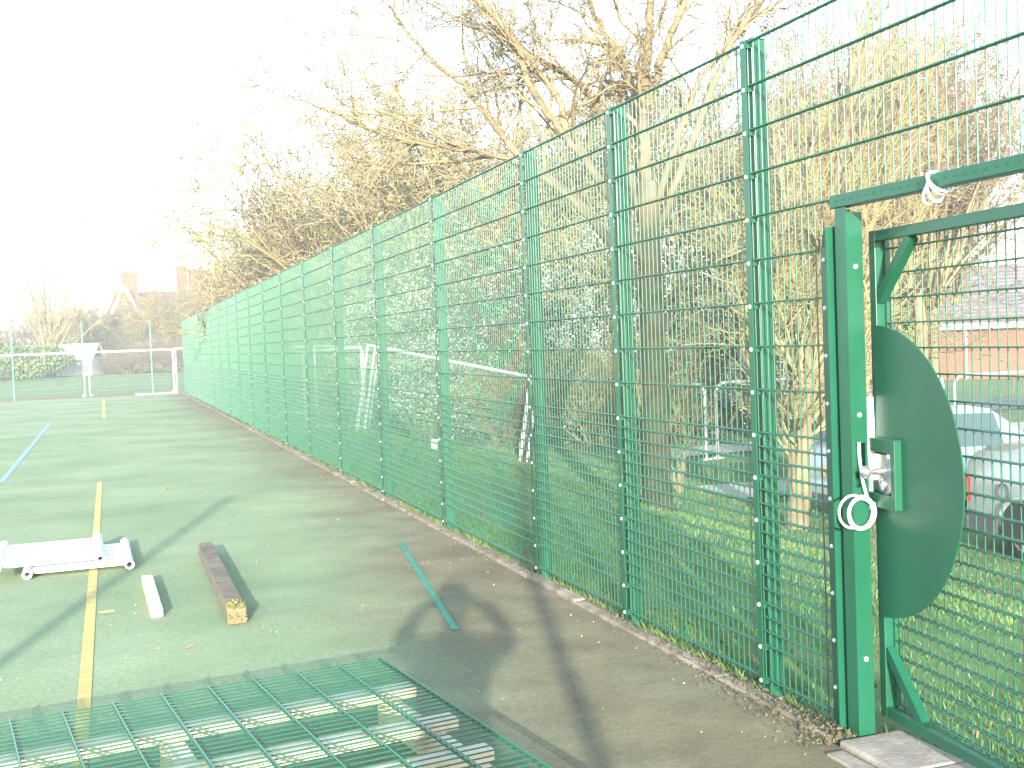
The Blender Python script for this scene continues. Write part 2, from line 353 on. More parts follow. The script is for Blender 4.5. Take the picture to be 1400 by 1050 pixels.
# ------------------------------------------------------------------ mesh fence
fence = empty('mesh_fence', (0, 0, 0), 0, 'tall green welded wire mesh fence with boxed posts running down the side of the court', 'fence')
POSTS = [4.716, 6.248, 7.771, 10.25]+[10.25+2.5137*i for i in range(1, 17)]
ROWS = [.055]+[.215+.0667*i for i in range(16)]+[1.415+.2*i for i in range(9)]
def panel_mb(y0, y1, z0=.03, z1=3.02, rows=ROWS, nstep=.05, rw=.0043, rv=.0035):
    P0, P1, r = [], [], []
    for z in rows:
        if z < z0-.03: continue
        for dx in (-.0075, .0075): P0.append((dx, y0, z)); P1.append((dx, y1, z)); r.append(rw)
    k = int(round((y1-y0)/nstep)); 
    for i in range(k):
        yy = y0+nstep*.5+i*nstep
        P0.append((0, yy, z0)); P1.append((0, yy, z1)); r.append(rv)
    return P0, P1, r
def add_panel(y0, y1, z0=.03, rows=ROWS):
    P0, P1, r = panel_mb(y0, y1, z0, rows=rows)
    o = link('mesh_panel', seg_mesh('mesh_panel', P0, P1, r, r, 6, G_WIRE), fence); o['kind'] = 'stuff'; return o
bolt_me = MB().lathe([(.0001, -.009), (.006, -.0075), (.0105, -.002), (.0105, .002)], 8, axis='x').mesh('bolt', BOLT, True)
post_me = MB()
post_me.box(.013, .093, -.03, .03, -.3, 3.03); post_me.box(.011, .095, -.032, .032, 3.03, 3.036)
post_me = post_me.mesh('fence_post', G_PAINT)
clamp_me = MB().box(-.018, -.0125, -.021, .021, .005, 3.025).mesh('clamp_bar', G_PAINT)
tabs = MB()
BZ = [.04]+[.2+.2*i for i in range(15)]
for z in BZ: tabs.box(-.012, .012, -.028, .028, z-.012, z+.012)
tab_me = tabs.mesh('clamp_clip', G_PAINT)
manyb = MB()
for z in BZ: manyb.lathe([(.0001, -.009), (.0105, -.003), (.0105, .002)], 6, (-.018, 0, z), 'x')
many_me = manyb.mesh('bolts', BOLT, True)
for i, yy in enumerate(POSTS):
    p = link('fence_post', post_me, fence, (0, yy, 0))
    bv = p.modifiers.new('bevel', 'BEVEL'); bv.width = .004; bv.segments = 2
    c = link('clamp_bar', clamp_me, fence, (0, yy, 0))
    t = link('clamp_clip', tab_me, c); t['kind'] = 'stuff'
    if i < 5:
        for z in BZ: link('bolt', bolt_me, c, (-.018, 0, z))
    else:
        q = link('bolts', many_me, c); q['kind'] = 'stuff'
for a, c in zip(POSTS[:-1], POSTS[1:]): add_panel(a+.006, c-.006)
# bay beside the gate, and the overhead panels above the gate
add_panel(4.125, POSTS[0]-.006)
add_panel(1.2, 4.12, z0=2.2, rows=[z for z in ROWS if z > 2.2])
gc = MB().box(-.018, -.0125, -.021, .021, .03, 2.02).build('clamp_bar', G_PAINT, fence, (0, 4.118, 0))
for z in [.17+.2*i for i in range(10)]: link('bolt', bolt_me, gc, (-.018, 0, z))

# ------------------------------------------------------------------ gate frame and gate
gf = empty('gateway', (0, 0, 0), 0, 'green steel gate post and overhead beam holding the gate opening in the fence', 'gate frame')
def gate_post(y0, y1, x0, x1, top, slot=True):
    b = MB(); t = .005
    b.box(x0, x0+t, y0, y1, -.02, top); b.box(x1-t, x1, y0, y1, -.02, top-.02); b.box(x0+t, x1-t, y1-t, y1, -.02, top)
    if slot:
        xa, xb, z0, z1 = x0+.018, x1-.012, 1.035, 1.215
        b.box(x0+t, x1-t, y0, y0+t, -.02, z0); b.box(x0+t, x1-t, y0, y0+t, z1, top-.02)
        b.box(x0+t, xa, y0, y0+t, z0, z1); b.box(xb, x1-t, y0, y0+t, z0, z1)
    else: b.box(x0+t, x1-t, y0, y0+t, -.02, top-.02)
    b.box(x0+t, x1-t, y0+t, y1-t, top-.03, top-.02)
    return b
gate_post(3.945, 4.018, -.03, .048, 2.17).build('gate_post', G_PAINT, gf)
gate_post(2.615, 2.688, -.03, .048, 2.17, False).build('gate_post', G_PAINT, gf)
MB().box(-.052, .0139, 4.046, 4.052, -.01, 2.10).build('angle_strip', G_PAINT, gf); MB().box(.014, .019, 4.0185, 4.165, -.01, 2.10).build('angle_strip', G_PAINT, gf)
b = MB()
for z in [.17+.2*i for i in range(10)]: b.box(-.016, -.012, 4.053, 4.098, z-.02, z+.02)
o = b.build('fixing_tab', G_PAINT, gf); o['kind'] = 'stuff'
b = MB(); b.box(-.035, .025, 1.3, 4.045, 2.172, 2.225); b.build('overhead_beam', G_PAINT, gf, bevel=.004)
for z in (.33, 1.33, 1.93):
    o = link('bolt', bolt_me, gf, (.012, 3.944, z)); o.rotation_euler = (0, 0, rad(90))
b = MB()
for i in range(55): b.box(-.0358, -.035, 1.34+.05*i, 1.358+.05*i, 2.195, 2.204)
o = b.build('slot_shade_dashes', mat('painted_recess_shade', (.010, .072, .036), rough=.6), gf); o['kind'] = 'stuff'  # dark dashes on the beam face, shade of small slots put into colour

HX, HY = 0.0, 2.715
gate = empty('gate', (HX, HY, 0), rad(-5.8), 'green steel gate standing slightly ajar with half round plate and lock', 'gate')
# local frame: +y towards the lock stile, -x towards the court
GW, Z0, Z1, T = 1.275, .075, 2.075, .045
b = MB(); b.box(-.022, .022, GW-T, GW, Z0, Z1); b.build('stile', G_PAINT, gate, bevel=.003)
b = MB(); b.box(-.022, .022, 0, T, Z0, Z1); b.build('stile', G_PAINT, gate, bevel=.003)
b = MB(); b.box(-.021, .021, T, GW-T, Z1-T, Z1-.001); b.build('top_rail', G_PAINT, gate, bevel=.003)
b = MB(); b.box(-.021, .021, T, GW-T, Z0+.001, Z0+T); b.build('bottom_rail', G_PAINT, gate, bevel=.003)
q = .235
for (ya, za, yb, zb) in ((GW-T, Z1-T-q, GW-T-q, Z1-T), (T, Z1-T-q, T+q, Z1-T), (GW-T, Z0+T+q, GW-T-q, Z0+T), (T, Z0+T+q, T+q, Z0+T)):
    MB().bar((0, ya, za), (0, yb, zb), .04, .038, (1, 0, 0)).build('corner_brace', G_PAINT, gate)
P0, P1, r = [], [], []
for i in range(14):
    pass
zz = [Z0+T+.01+.0667*i for i in range(17)]
zz += [zz[-1]+.1*i for i in range(1, 20) if zz[-1]+.1*i < Z1-.02]
for z in zz:
    for dx in (.022, .037): P0.append((dx, .01, z)); P1.append((dx, GW-.012, z)); r.append(.0036)
for i in range(25): P0.append((.0295, .03+.05*i, Z0+.01)); P1.append((.0295, .03+.05*i, Z1-.01)); r.append(.003)
gm = link('wire_mesh', seg_mesh('wire_mesh', P0, P1, r, r, 6, G_WIRE), gate); gm['kind'] = 'stuff'
MB().box(.018, .04, GW-T-.012, GW-T-.001, Z0+T, Z1-T).build('mesh_edge_strip', G_PAINT, gate)
# half-round plate, with a notch for the lock case
pc, pr, ye = 1.095, .595, GW-.030
poly = [(-.031, ye, pc-pr)]+[(-.031, ye-pr*.98*cos(a), pc+pr*sin(a)) for a in [(-pi/2+pi*i/48) for i in range(1, 48)]]+[(-.031, ye, pc+pr), (-.031, ye, 1.235), (-.031, GW-.20, 1.235), (-.031, GW-.20, .955), (-.031, ye, .955)]
MB().prism(poly, (.006, 0, 0)).build('half_round_plate', G_PAINT, gate)
b = MB(); za, zb, ya, yb = .955, 1.235, GW-.215, GW-.004; xo, xi = -.062, -.01
b.box(xo, xi, ya, ya+.03, za, zb); b.box(xo, xi, ya+.03, yb, zb-.055, zb); b.box(xo, xi, ya+.03, yb, za, za+.055)
b.box(xo+.03, xi, yb-.012, yb, za+.055, zb-.055)
b.box(xi-.012, xi, ya+.03, yb-.012, za+.055, zb-.055)
lock = b.build('lock_case', G_PAINT, gate, bevel=.002)
b = MB(); pts = []
for i in range(25):
    a = 2*pi*i/24
b.prism([(-.042, ya+.045, 1.03), (-.042, ya+.045, 1.15), (-.042, ya+.07, 1.168), (-.042, yb-.03, 1.172), (-.042, yb-.02, 1.16), (-.042, yb-.02, 1.02), (-.042, ya+.09, 1.005)], (.02, 0, 0)); b.build('lock_plate', STEEL, lock, bevel=.004)
b = MB().lathe([(.0001, -.150), (.012, -.149), (.022, -.142), (.026, -.13), (.022, -.118), (.013, -.112), (.0105, -.105), (.0105, -.045), (.016, -.042)], 16, (0, GW-.115, 1.105), 'x')
b.build('knob', STEEL, lock, smooth='all')
b = MB().lathe([(.0001, -.058), (.018, -.056), (.026, -.05), (.028, -.040)], 16, (0, GW-.10, 1.045), 'x'); b.build('lock_cylinder', STEEL, lock, smooth='all')
for z in (1.215, .975):
    pass
b = MB().box(-.064, -.062, ya+.034, ya+.052, zb-.075, zb-.058); b.build('lock_tab', WHITE_P, lock)
# white cover strip in the gap between post and gate
b = MB(); hs = []
for i in range(12):
    t = i/11; z = 1.40-.34*t; wv = .012+.006*sin(pi*t); 
    hs.append((.075, 3.955+.004*sin(3*t), z, wv))
for (x, yv, z, wv), (x2, yv2, z2, wv2) in zip(hs[:-1], hs[1:]):
    b.add([(x-wv, yv, z), (x+wv, yv, z), (x2+wv2, yv2, z2), (x2-wv2, yv2, z2), (x-wv, yv+.02, z), (x+wv, yv+.02, z), (x2+wv2, yv2+.02, z2), (x2-wv2, yv2+.02, z2)], [(0, 1, 2, 3), (7, 6, 5, 4), (0, 4, 5, 1), (1, 5, 6, 2), (2, 6, 7, 3), (3, 7, 4, 0)])
o = b.build('cover_strip', WHITE_PL); tag(o, 'bright white plastic strip hanging in the gap between gate post and gate', 'strip')
# cable coil
pts = [(.0, 3.938, 1.22), (-.002, 3.934, 1.16), (.004, 3.93, 1.08), (.016, 3.926, 1.02), (.03, 3.925, .975)]
cx, cz, rr = -.008, .935, .060
ring = []
for i in range(24*3+1):
    a = 2*pi*i/24+.6; k = rr+.003*(i//24)-.002*sin(i*.7); ring.append((cx+k*cos(a)*.95, 3.925-.003*(i//24), cz+k*sin(a)))
b = MB().tube(pts, .0065, 8); b.tube(ring, .0065, 8)
loop2 = [(cx-.045+.066*cos(a), 3.915, cz+.010+.066*sin(a)) for a in [rad(70+i*9) for i in range(24)]]
b.tube(loop2, .005, 8)
o = b.build('cable_coil', WHITE_PL, smooth='all'); tag(o, 'white cable coming out of the gate post slot and coiled in a ring', 'cable')
b = MB()
for k in range(4):
    pts = []
    for i in range(29):
        a = 2*pi*i/28; pts.append((-.006+(.048)*cos(a)+(.02 if k == 3 else 0)*sin(a), 3.43+.012*(k-1.5)+(.034-.008*k)*sin(a+k*.5), 2.196-.006*k+.040*sin(a)-(.010 if k > 1 else 0)*(1-cos(a-1))))
    b.tube(pts, .0052, 8)
o = b.build('cable_tie', WHITE_PL, smooth='all'); tag(o, 'white cable looped round the overhead beam above the gate', 'cable')
# threshold
gs = empty('gate_threshold'); tag(gs, kind='structure')
for y0, y1, x0, x1, z in ((3.55, 3.93, -.14, .16, .022), (2.95, 3.54, -.135, .17, .02), (2.3, 2.94, -.14, .16, .024)): MB().box(x0, x1, y0, y1, -.1, z).build('slab', CONC, gs, bevel=.01)
for y0, y1 in ((3.50, 3.86), (3.06, 3.47), (2.6, 3.03)): MB().box(-.24+rk.uniform(-.01, .01), -.17, y0, y1, -.05, .010).build('edging_stone', CONC, gs, bevel=.006)
for yy in (4.3, 4.9, 5.7):
    pass
# ------------------------------------------------------------------ far end fence and goals
ff = empty('end_fence', (0, 0, 0), 0, 'thin pale wire fence with slim green posts across the far end of the court', 'fence')
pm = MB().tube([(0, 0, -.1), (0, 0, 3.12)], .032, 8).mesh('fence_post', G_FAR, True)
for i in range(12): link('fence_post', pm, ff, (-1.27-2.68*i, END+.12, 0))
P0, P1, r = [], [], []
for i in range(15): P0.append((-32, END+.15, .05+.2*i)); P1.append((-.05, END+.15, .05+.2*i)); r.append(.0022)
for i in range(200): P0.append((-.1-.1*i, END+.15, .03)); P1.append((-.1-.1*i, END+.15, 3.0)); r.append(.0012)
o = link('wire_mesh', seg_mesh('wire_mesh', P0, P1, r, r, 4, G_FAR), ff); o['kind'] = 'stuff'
NETM = mat('pale_net_cord', (.45, .45, .42), rough=.8)
def framed_goal(x0, x1, label, y=51.15, h=1.95):
    g = empty('goal', ((x0+x1)/2, y, gz(-2, y)), 0, label, 'goal', 'white goals stored behind the far end fence')
    hw = abs(x1-x0)/2
    for s in (-1, 1): MB().box(s*hw-.035, s*hw+.035, -.04, .04, 0, h).build('goal_post', WHITE_P, g)
    MB().box(-hw+.035, hw-.035, -.04, .04, h-.07, h).build('crossbar', WHITE_P, g)
    MB().box(-hw+.035, hw-.035, -.04, .04, .02, .09).build('ground_bar', WHITE_P, g)
    for s in (-1, 1): MB().prism([(s*hw-s*.035, .03, .09), (s*hw-s*.15, .03, .09), (s*hw-s*.035, .03, .20)], (0, .02, 0)).build('corner_plate', WHITE_P, g)
    p0, p1, rr = [], [], []
    for i in range(int(2*hw/.15)): p0.append((-hw+.15*i, .1, 0)); p1.append((-hw+.15*i, .1, h)); rr.append(.0012)
    for i in range(13): p0.append((-hw, .1, .15*i)); p1.append((hw, .1, .15*i)); rr.append(.0012)
    o = link('net', seg_mesh('net', p0, p1, rr, rr, 3, NETM), g); o['kind'] = 'stuff'
framed_goal(-3.78, -.38, 'white framed goal nearest the long green fence at the far end')
framed_goal(-8.9, -3.96, 'longer white framed goal at the left edge of the picture at the far end')
tag(MB().box(-.3, 3.2, 51.1, 51.16, 1.86, 1.93).box(3.1, 3.16, 51.1, 51.16, -.1, 1.86).box(-.29, -.25, 51.1, 51.16, -.1, 1.86).build('hand_rail', WHITE_P), 'short white rail showing at the far corner behind the end of the green fence', 'rail')
b = MB().box(-30, -2.0, 50.62, 50.95, -.04, .06); tag(b.build('soil_edge', DIRT), kind='structure')

# ------------------------------------------------------------------ goals on the grass bank behind the fence
def net_panel(p0, p1, rr, A, B, Cc, Dd, nu, nv, sag=.12):
    A, B, Cc, Dd = map(Vector, (A, B, Cc, Dd)); nrm = (B-A).cross(Dd-A).normalized()
    def pt(u, v): return (A.lerp(B, u)).lerp(Dd.lerp(Cc, u), v)+nrm*sag*sin(pi*u)*sin(pi*v)
    for i in range(nu+1):
        for j in range(10): p0.append(pt(i/nu, j/10)); p1.append(pt(i/nu, (j+1)/10)); rr.append(.0018)
    for j in range(nv+1):
        for i in range(10): p0.append(pt(i/10, j/nv)); p1.append(pt((i+1)/10, j/nv)); rr.append(.0018)
def field_goal(L0, R0, lean, h, depth, label, twin=.16):
    L0 = Vector(L0); R0 = Vector(R0); c = (L0+R0)/2
    g = empty('football_goal', c, 0, label, 'goal')
    ax = (R0-L0).normalized(); hz = Vector((ax.x, ax.y, 0)).normalized()
    back = Vector((-ax.y, ax.x, 0)).normalized()*depth; upv = (Vector((0, 0, 1))+hz*lean).normalized()*h
    a, d = L0-c, R0-c
    for p in (a, d): MB().tube([p, p+upv], .036, 8).build('goal_post', WHITE_P, g, smooth=True)
    MB().tube([a+upv, d+upv], .034, 8).build('crossbar', WHITE_P, g, smooth=True)
    ba, bd = a+back, d+back
    for p in (a, d):
        q = p+back; zq = float(gz((q+c).x, (q+c).y))-c.z+.03; qb = Vector((q.x, q.y, zq))
        MB().tube([p+hz*twin, p+hz*twin+upv*.97], .03, 8).build('net_post', WHITE_P, g, smooth=True)
        b = MB(); b.tube([p+upv, q+upv*.97], .028, 6); b.tube([q+upv*.97, qb], .028, 6); b.tube([p+Vector((0, 0, .04)), qb], .028, 6); b.build('side_frame', WHITE_P, g, smooth=True)
    b = MB(); b.tube([ba+upv*.97, bd+upv*.97], .02, 6); b.build('back_bar', WHITE_P, g, smooth=True)
    p0, p1, rr = [], [], []
    net_panel(p0, p1, rr, a, a+back, a+back+upv*.97, a+upv, 9, 14)
    net_panel(p0, p1, rr, d, d+back, d+back+upv*.97, d+upv, 9, 14)
    net_panel(p0, p1, rr, a+back, d+back, d+back+upv*.97, a+back+upv*.97, 24, 14, .3)
    o = link('net', seg_mesh('net', p0, p1, rr, rr, 3, NETM), g); o['kind'] = 'stuff'
    return g
field_goal((2.03, 24.3, -.12), (5.27, 23.14, -.93), .17, 1.85, 1.9, 'wide white football goal sloping down the grass bank to the right behind the fence')
field_goal((2.28, 31.0, -.06), (2.42, 25.4, -.14), .0, 1.80, -1.3, 'smaller netted white goal seen end on behind the left post of the wide goal', .14)
o = tag(MB().lathe([(.0001, 0), (.10, 0), (.115, .24), (.122, .25), (.11, .25), (.1, .03)], 14).build('bucket', WHITE_PL, smooth=True), 'small white bucket standing on the shaded grass in front of the wide goal', 'bucket'); o.location = (2.45, 19.6, float(gz(2.45, 19.6))); o.scale = (.6, .6, .7)

# ------------------------------------------------------------------ white rails, path, car park
for y0, y1, x0, x1, nm, M, z in ((21.6, 23.4, 8.2, 60, 'path', PATHM, .012), (15.6, 17.2, 6.2, 60, 'path', PATHM, .012), (27, 31, 10, 70, 'service_road', TARMAC, .012)):
    n = 40; b = MB(); X = np.linspace(x0, x1, n); Yv = np.linspace(y0, y1, 6); vs = []
    for yv in Yv:
        for xv in X: vs.append((xv, yv, float(gz(xv, yv))+z+.02))
    b.add(vs, [(j*n+i, j*n+i+1, (j+1)*n+i+1, (j+1)*n+i) for j in range(5) for i in range(n-1)]); tag(b.build(nm, M), kind='structure')
def hoop_rail(xa, xb, y, h, label):
    z = float(gz((xa+xb)/2, y)); g = empty('hoop_rail', ((xa+xb)/2, y, z), 0, label, 'railing', 'white tubular hoop rails behind the cars')
    hw = (xb-xa)/2; pts = [(-hw, 0, -.1)]+[(-hw+.22-.22*cos(a), 0, h-.22+.22*sin(a)) for a in [i*pi/12 for i in range(7)]]+[(hw-.22+.22*sin(a), 0, h-.22+.22*cos(a)) for a in [i*pi/12 for i in range(7)]]+[(hw, 0, -.1)]
    MB().tube(pts, .03, 8).build('rail_hoop', WHITE_P, g, smooth=True)
    for s in (-1, 1): MB().box(s*hw-.12, s*hw+.12, -.05, .05, 0, .03).build('foot_plate', WHITE_P, g)
hoop_rail(7.3, 8.65, 21.1, 1.58, 'white hoop rail with its right post beside the path, left of the tree stems')
hoop_rail(8.85, 12.2, 21.0, 1.56, 'white hoop rail behind the thin tree stems')
hoop_rail(12.45, 14.2, 20.6, 1.50, 'white hoop rail just left of the gate plate')
hoop_rail(14.35, 19.5, 20.4, 1.47, 'white hoop rail on the grass beyond the silver cars')
o = tag(MB().box(-1.5, 1.5, -.25, .25, .35, .62).box(-1.4, -1.2, -.2, .2, 0, .35).box(1.2, 1.4, -.2, .2, 0, .35).build('bench', BLUE_P, bevel=.02), 'low blue bench in front of the brick wall beyond the tree', 'bench'); o.location = (15.2, 34.5, float(gz(15.2, 34.5)))

# ------------------------------------------------------------------ things lying on the court
def timber(name, c0, c1, wd, h, M, label, moss=False):
    c0 = Vector((*c0, h/2+.002)); c1 = Vector((*c1, h/2+.002)); mid = (c0+c1)/2; d = c1-c0
    bm = bmesh.new(); L_ = d.length; n = 14; rr = random.Random(hash(wd) % 99 if False else 7)
    rows = []
    for i in range(n+1):
        x = -L_/2+L_*i/n; row = []
        for (yy, zz) in ((-wd/2, -h/2), (wd/2, -h/2), (wd/2, h/2), (-wd/2, h/2)):
            row.append(bm.verts.new((x, yy+rr.uniform(-.0012, .0012), zz+(rr.uniform(-.0012, .0012) if zz > 0 else 0))))
        rows.append(row)
    for a, c in zip(rows[:-1], rows[1:]):
        for k in range(4): bm.faces.new((a[k], a[(k+1) % 4], c[(k+1) % 4], c[k]))
    bm.faces.new(rows[0][::-1]); bm.faces.new(rows[-1]); bmesh.ops.recalc_face_normals(bm, faces=bm.faces)
    me = bpy.data.meshes.new(name); bm.to_mesh(me); me.materials.append(M)
    o = link(name, me, None, mid); o.rotation_euler = (0, 0, math.atan2(d.y, d.x)); tag(o, label, 'timber')
    bv = o.modifiers.new('bevel', 'BEVEL'); bv.width = .006; bv.segments = 2
    if moss:
        r2 = np.random.default_rng(5); C = []
        for i in range(420):
            u = r2.random()**2.5*.26; v = r2.uniform(-wd/2, wd/2)
            if r2.random() < .35: C.append((-L_/2-.004, v, r2.uniform(-h/2, h/2)*r2.random()**.3))
            else: C.append((-L_/2+u, v*r2.choice([1, 1, .9]), h/2+.003))
        mo = link('moss', quad_cloud('moss', C, .0085, r2, MOSS), o); mo['kind'] = 'stuff'
    return o
timber('sleeper', (-2.185, 7.24), (-2.18, 9.88), .115, .10, WOOD_DARK, 'long dark brown timber with yellow moss on its near end lying on the court', True)
timber('timber_offcut', (-2.645, 7.68), (-2.67, 8.88), .078, .058, WOOD_PALE, 'short pale timber offcut lying left of the long dark timber')
b = MB(); d = Vector((-.59+1.02, 9.56-6.46, 0)).normalized()
b.bar((-1.015, 6.46, .0065), (-.595, 9.56, .0065), .042, .005)
for i in range(14): pass
o = b.build('flat_bar', mat('scuffed_green_paint', (.02, .19, .12), (.10, .34, .24), scale=14, rough=.4, lo=.45, hi=.75)); tag(o, 'long flat green steel bar lying loose on the court near the shadow', 'steel bar')

# stacked white frames
def slat_frame(loc, rz, z, label):
    g = empty('slatted_frame', (loc[0], loc[1], z), rz, label, 'frame')
    hw = .372; dp = .60
    for s in (-1, 1): MB().pipe((s*hw, -dp, .039), (s*hw, dp, .039), .037, .022, 14).build('end_tube', WHITE_FAB, g, smooth=True)
    n = 5; st = 2*(dp-.10)/n
    for i in range(n):
        y0 = -dp+.10+i*st
        b = MB(); prof = [(-hw+.03, y0, .020), (-hw+.03, y0+st-.03, .020)]
        b.box(-hw+.025, hw-.025, y0+.004, y0+st-.055, .018, .058); b.build('slat', WHITE_FAB, g, bevel=.018)
    return g
slat_frame((-3.17, 10.08), rad(1.2), 0.004, 'lower white slatted frame with hollow end tubes, flat on the court')
slat_frame((-3.385, 10.02), rad(1.6), 0.080, 'upper white slatted frame stacked on another across the yellow line')

# pallet and wire panel lying at the lower left
eT = Vector((-.9905, -.1375, 0)); eK = Vector((.1375, -.9905, 0))
pal = empty('pallet', (-1.62, 5.02, 0), 0, 'pale softwood pallet lying under the loose green wire panel', 'pallet')
rp = random.Random(2)
for i, (ox, oy) in enumerate(((-.02, -.04), (.03, -.53), (.05, -.93), (.06, -1.42))):
    a = Vector((ox, oy, .146)); MB().bar(a, a+eT*3.1, .098, .048).build('board', WOOD_PALE, pal, bevel=.004)
for s, wd in ((.14, .075), (1.08, .085), (2.05, .08), (2.95, .075)):
    a = eT*s+Vector((0, .02, .061)); MB().bar(a, a+eK*1.6, wd, .118).build('bearer', WOOD_PALE, pal, bevel=.004)
wp = empty('wire_panel', (-1.70, 5.37, .192), 0, 'loose green welded wire panel lying flat on a wooden pallet at lower left', 'wire panel')
for k in range(13):
    p0, p1, rr = [], [], []
    for dz in (-.0075, .0075):
        a = eT*(.203*k)+Vector((0, 0, dz-.002*math.sin(k))); p0.append(a-eK*.012); p1.append(a+eK*2.52); rr.append(.0046)
    link('cross_wire', seg_mesh('cross_wire', p0, p1, rr, rr, 7, G_WIRE), wp)
vw_me = None
for k in range(51):
    a = eK*(.05*k); p0 = [eT*-.012]; p1 = [eT*2.62]
    if vw_me is None: vw_me = seg_mesh('long_wire', p0, p1, [.0033], [.0033], 6, G_WIRE)
    link('long_wire', vw_me, wp, a)
# leaves
def dry_leaf(x, y, s, rz, label):
    b = MB(); pts = [(-.5, 0, .06), (-.25, .2, .12), (.1, .28, .05), (.45, .12, .16), (.62, 0, .08), (.4, -.14, .10), (.1, -.24, .2), (-.2, -.18, .04)]
    b.add([(0, 0, .02)]+pts, [(0, i+1, (i+1) % 8+1) for i in range(8)]); b.add([(-.95, .02, .03), (-.5, .03, .07), (-.5, -.03, .07)], [(0, 1, 2)])
    o = b.build('dry_leaf', LEAF); o.scale = (s, s, s); o.location = (x, y, .004); o.rotation_euler = (0, 0, rz); tag(o, label, 'leaf')
dry_leaf(-2.5, 6.79, .052, .5, 'curled orange dead leaf on the court in front of the wire panel')
dry_leaf(-2.28, 14.93, .085, .2, 'faded orange dead leaf on the court beyond the dark timber')
dry_leaf(-1.25, 5.25, .03, 1.2, 'small brown dead leaf on the court beside the panel edge')
# grit and chips
rg = np.random.default_rng(11); C = []
for i in range(1500):
    yy = 3.2+rg.random()**1.8*30; xx = -.2-rg.random()**1.4*6.5
    if rg.random() < .5: C.append((xx, yy, .006))
    if rg.random() < .12:
        for k in range(3): C.append((xx+rg.normal()*.12, yy+rg.normal()*.3, .006))
o = link('grit_chips', quad_cloud('grit_chips', C, .006, rg, mat('pale_chips', (.42, .38, .27), (.25, .21, .14), scale=60, rough=.9))); o['kind'] = 'stuff'

# ------------------------------------------------------------------ grass blades, litter
rg = np.random.default_rng(21); N = 120000
xx = .03+rg.random(N)**1.5*6.8; yy = 1.0+rg.random(N)**1.5*26
kp = (np.sin(xx*3.1+yy*1.3)+np.sin(yy*2.7-xx)+np.sin(xx*7+yy*5)*.6+rg.normal(size=N)*1.1) > -.8
xx, yy = xx[kp], yy[kp]; N = len(xx); zz = gz(xx, yy)
h = (.018+.034*rg.random(N)**2)*(1+2.6*np.exp(-xx/.15)*(rg.random(N) < .25)); a = rg.random(N)*2*pi; ln = rg.normal(size=(N, 2))*.45*h[:, None]; wd = .0022+.0024*rg.random(N)+.0004*yy
V = np.zeros((N, 3, 3)); V[:, 0] = np.stack([xx-wd*np.cos(a), yy-wd*np.sin(a), zz-.01], 1); V[:, 1] = np.stack([xx+wd*np.cos(a), yy+wd*np.sin(a), zz-.01], 1); V[:, 2] = np.stack([xx+ln[:, 0], yy+ln[:, 1], zz+h], 1)
o = link('grass', np_mesh('grass', V.reshape(-1, 3), tris=np.arange(3*N).reshape(-1, 3), mats=BLADE)); o['kind'] = 'stuff'
C = []
for i in range(5200):
    t = rg.random()
    if t < .06: x, y = .08+rg.random()**2*.5, 2.2+rg.random()**1.5*14
    elif t < .75: x, y = 5.2+rg.random()*6, 23+rg.random()*9
    else: x, y = 2+rg.random()*7, 8+rg.random()*14
    C.append((x, y, float(gz(x, y))+.012+.01*rg.random()))
o = link('leaf_litter', quad_cloud('leaf_litter', C, .026, rg, LITTER)); o['kind'] = 'stuff'

# ------------------------------------------------------------------ posts behind the photographer and the photographer
for px, lab in ((-3.12, 'green steel post behind the photographer nearest the fence'), (-6.34, 'green steel post behind the photographer, second from the fence'), (-9.5, 'green steel post behind the photographer, farthest from the fence')):
    b = MB(); b.tube([(0, 0, -.1), (0, 0, 3.66)], .052, 12); b.lathe([(.055, 3.64), (.055, 3.68), (.0001, 3.70)], 12); o = b.build('steel_post', G_PAINT, smooth=True); o.location = (px, -3.0, 0); tag(o, lab, 'post', 'posts behind the photographer')
per = empty('person', (CAM.x-fw.x*.30-.0, CAM.y-fw.y*.30, 0), -YAW, 'person in dark clothes standing with both arms raised taking the photograph', 'person')
def skin(name, verts, edges, radii, M, parent, sub=2):
    me = bpy.data.meshes.new(name); me.from_pydata(verts, edges, []); me.materials.append(M)
    o = link(name, me, parent); s = o.modifiers.new('skin', 'SKIN'); s.use_smooth_shade = True
    for i, rv in enumerate(radii): me.skin_vertices[0].data[i].radius = rv if isinstance(rv, tuple) else (rv, rv)
    me.skin_vertices[0].data[0].use_root = True
    q = o.modifiers.new('sub', 'SUBSURF'); q.levels = sub; q.render_levels = sub
    return o
V_ = [(0, 0, .95), (0, .0, 1.12), (0, 0, 1.30), (0, -.01, 1.43), (0, .0, 1.50), (0, .02, 1.57), (0, .03, 1.66), (0, .02, 1.74)]
R_ = [(.16, .11), (.15, .11), (.18, .12), (.13, .10), (.055, .055), (.06, .07), (.078, .095), (.06, .075)]
E_ = [(i, i+1) for i in range(7)]
def addv(p, r_, j): V_.append(p); R_.append(r_); E_.append((j, len(V_)-1)); return len(V_)-1
for s in (-1, 1):
    k = addv((s*.18, -.01, 1.41), .07, 3); k = addv((s*.285, .04, 1.425), .062, k); k = addv((s*.315, .10, 1.43), .058, k); k = addv((s*.235, .19, 1.56), .048, k); k = addv((s*.085, .245, 1.635), .032, k)
    k = addv((s*.10, 0, .90), .105, 0); k = addv((s*.11, .01, .50), .068, k); k = addv((s*.12, -.02, .12), .045, k); k = addv((s*.13, .02, .045), .045, k); k = addv((s*.15, .17, .035), .038, k)
body = skin('body', V_, E_, R_, JACKET, per)
MB().lathe([(.0001, 1.795), (.06, 1.79), (.10, 1.75), (.112, 1.68), (.10, 1.60)], 16, (0, -.01, 0)).build('hair', HAIR, per, smooth='all')
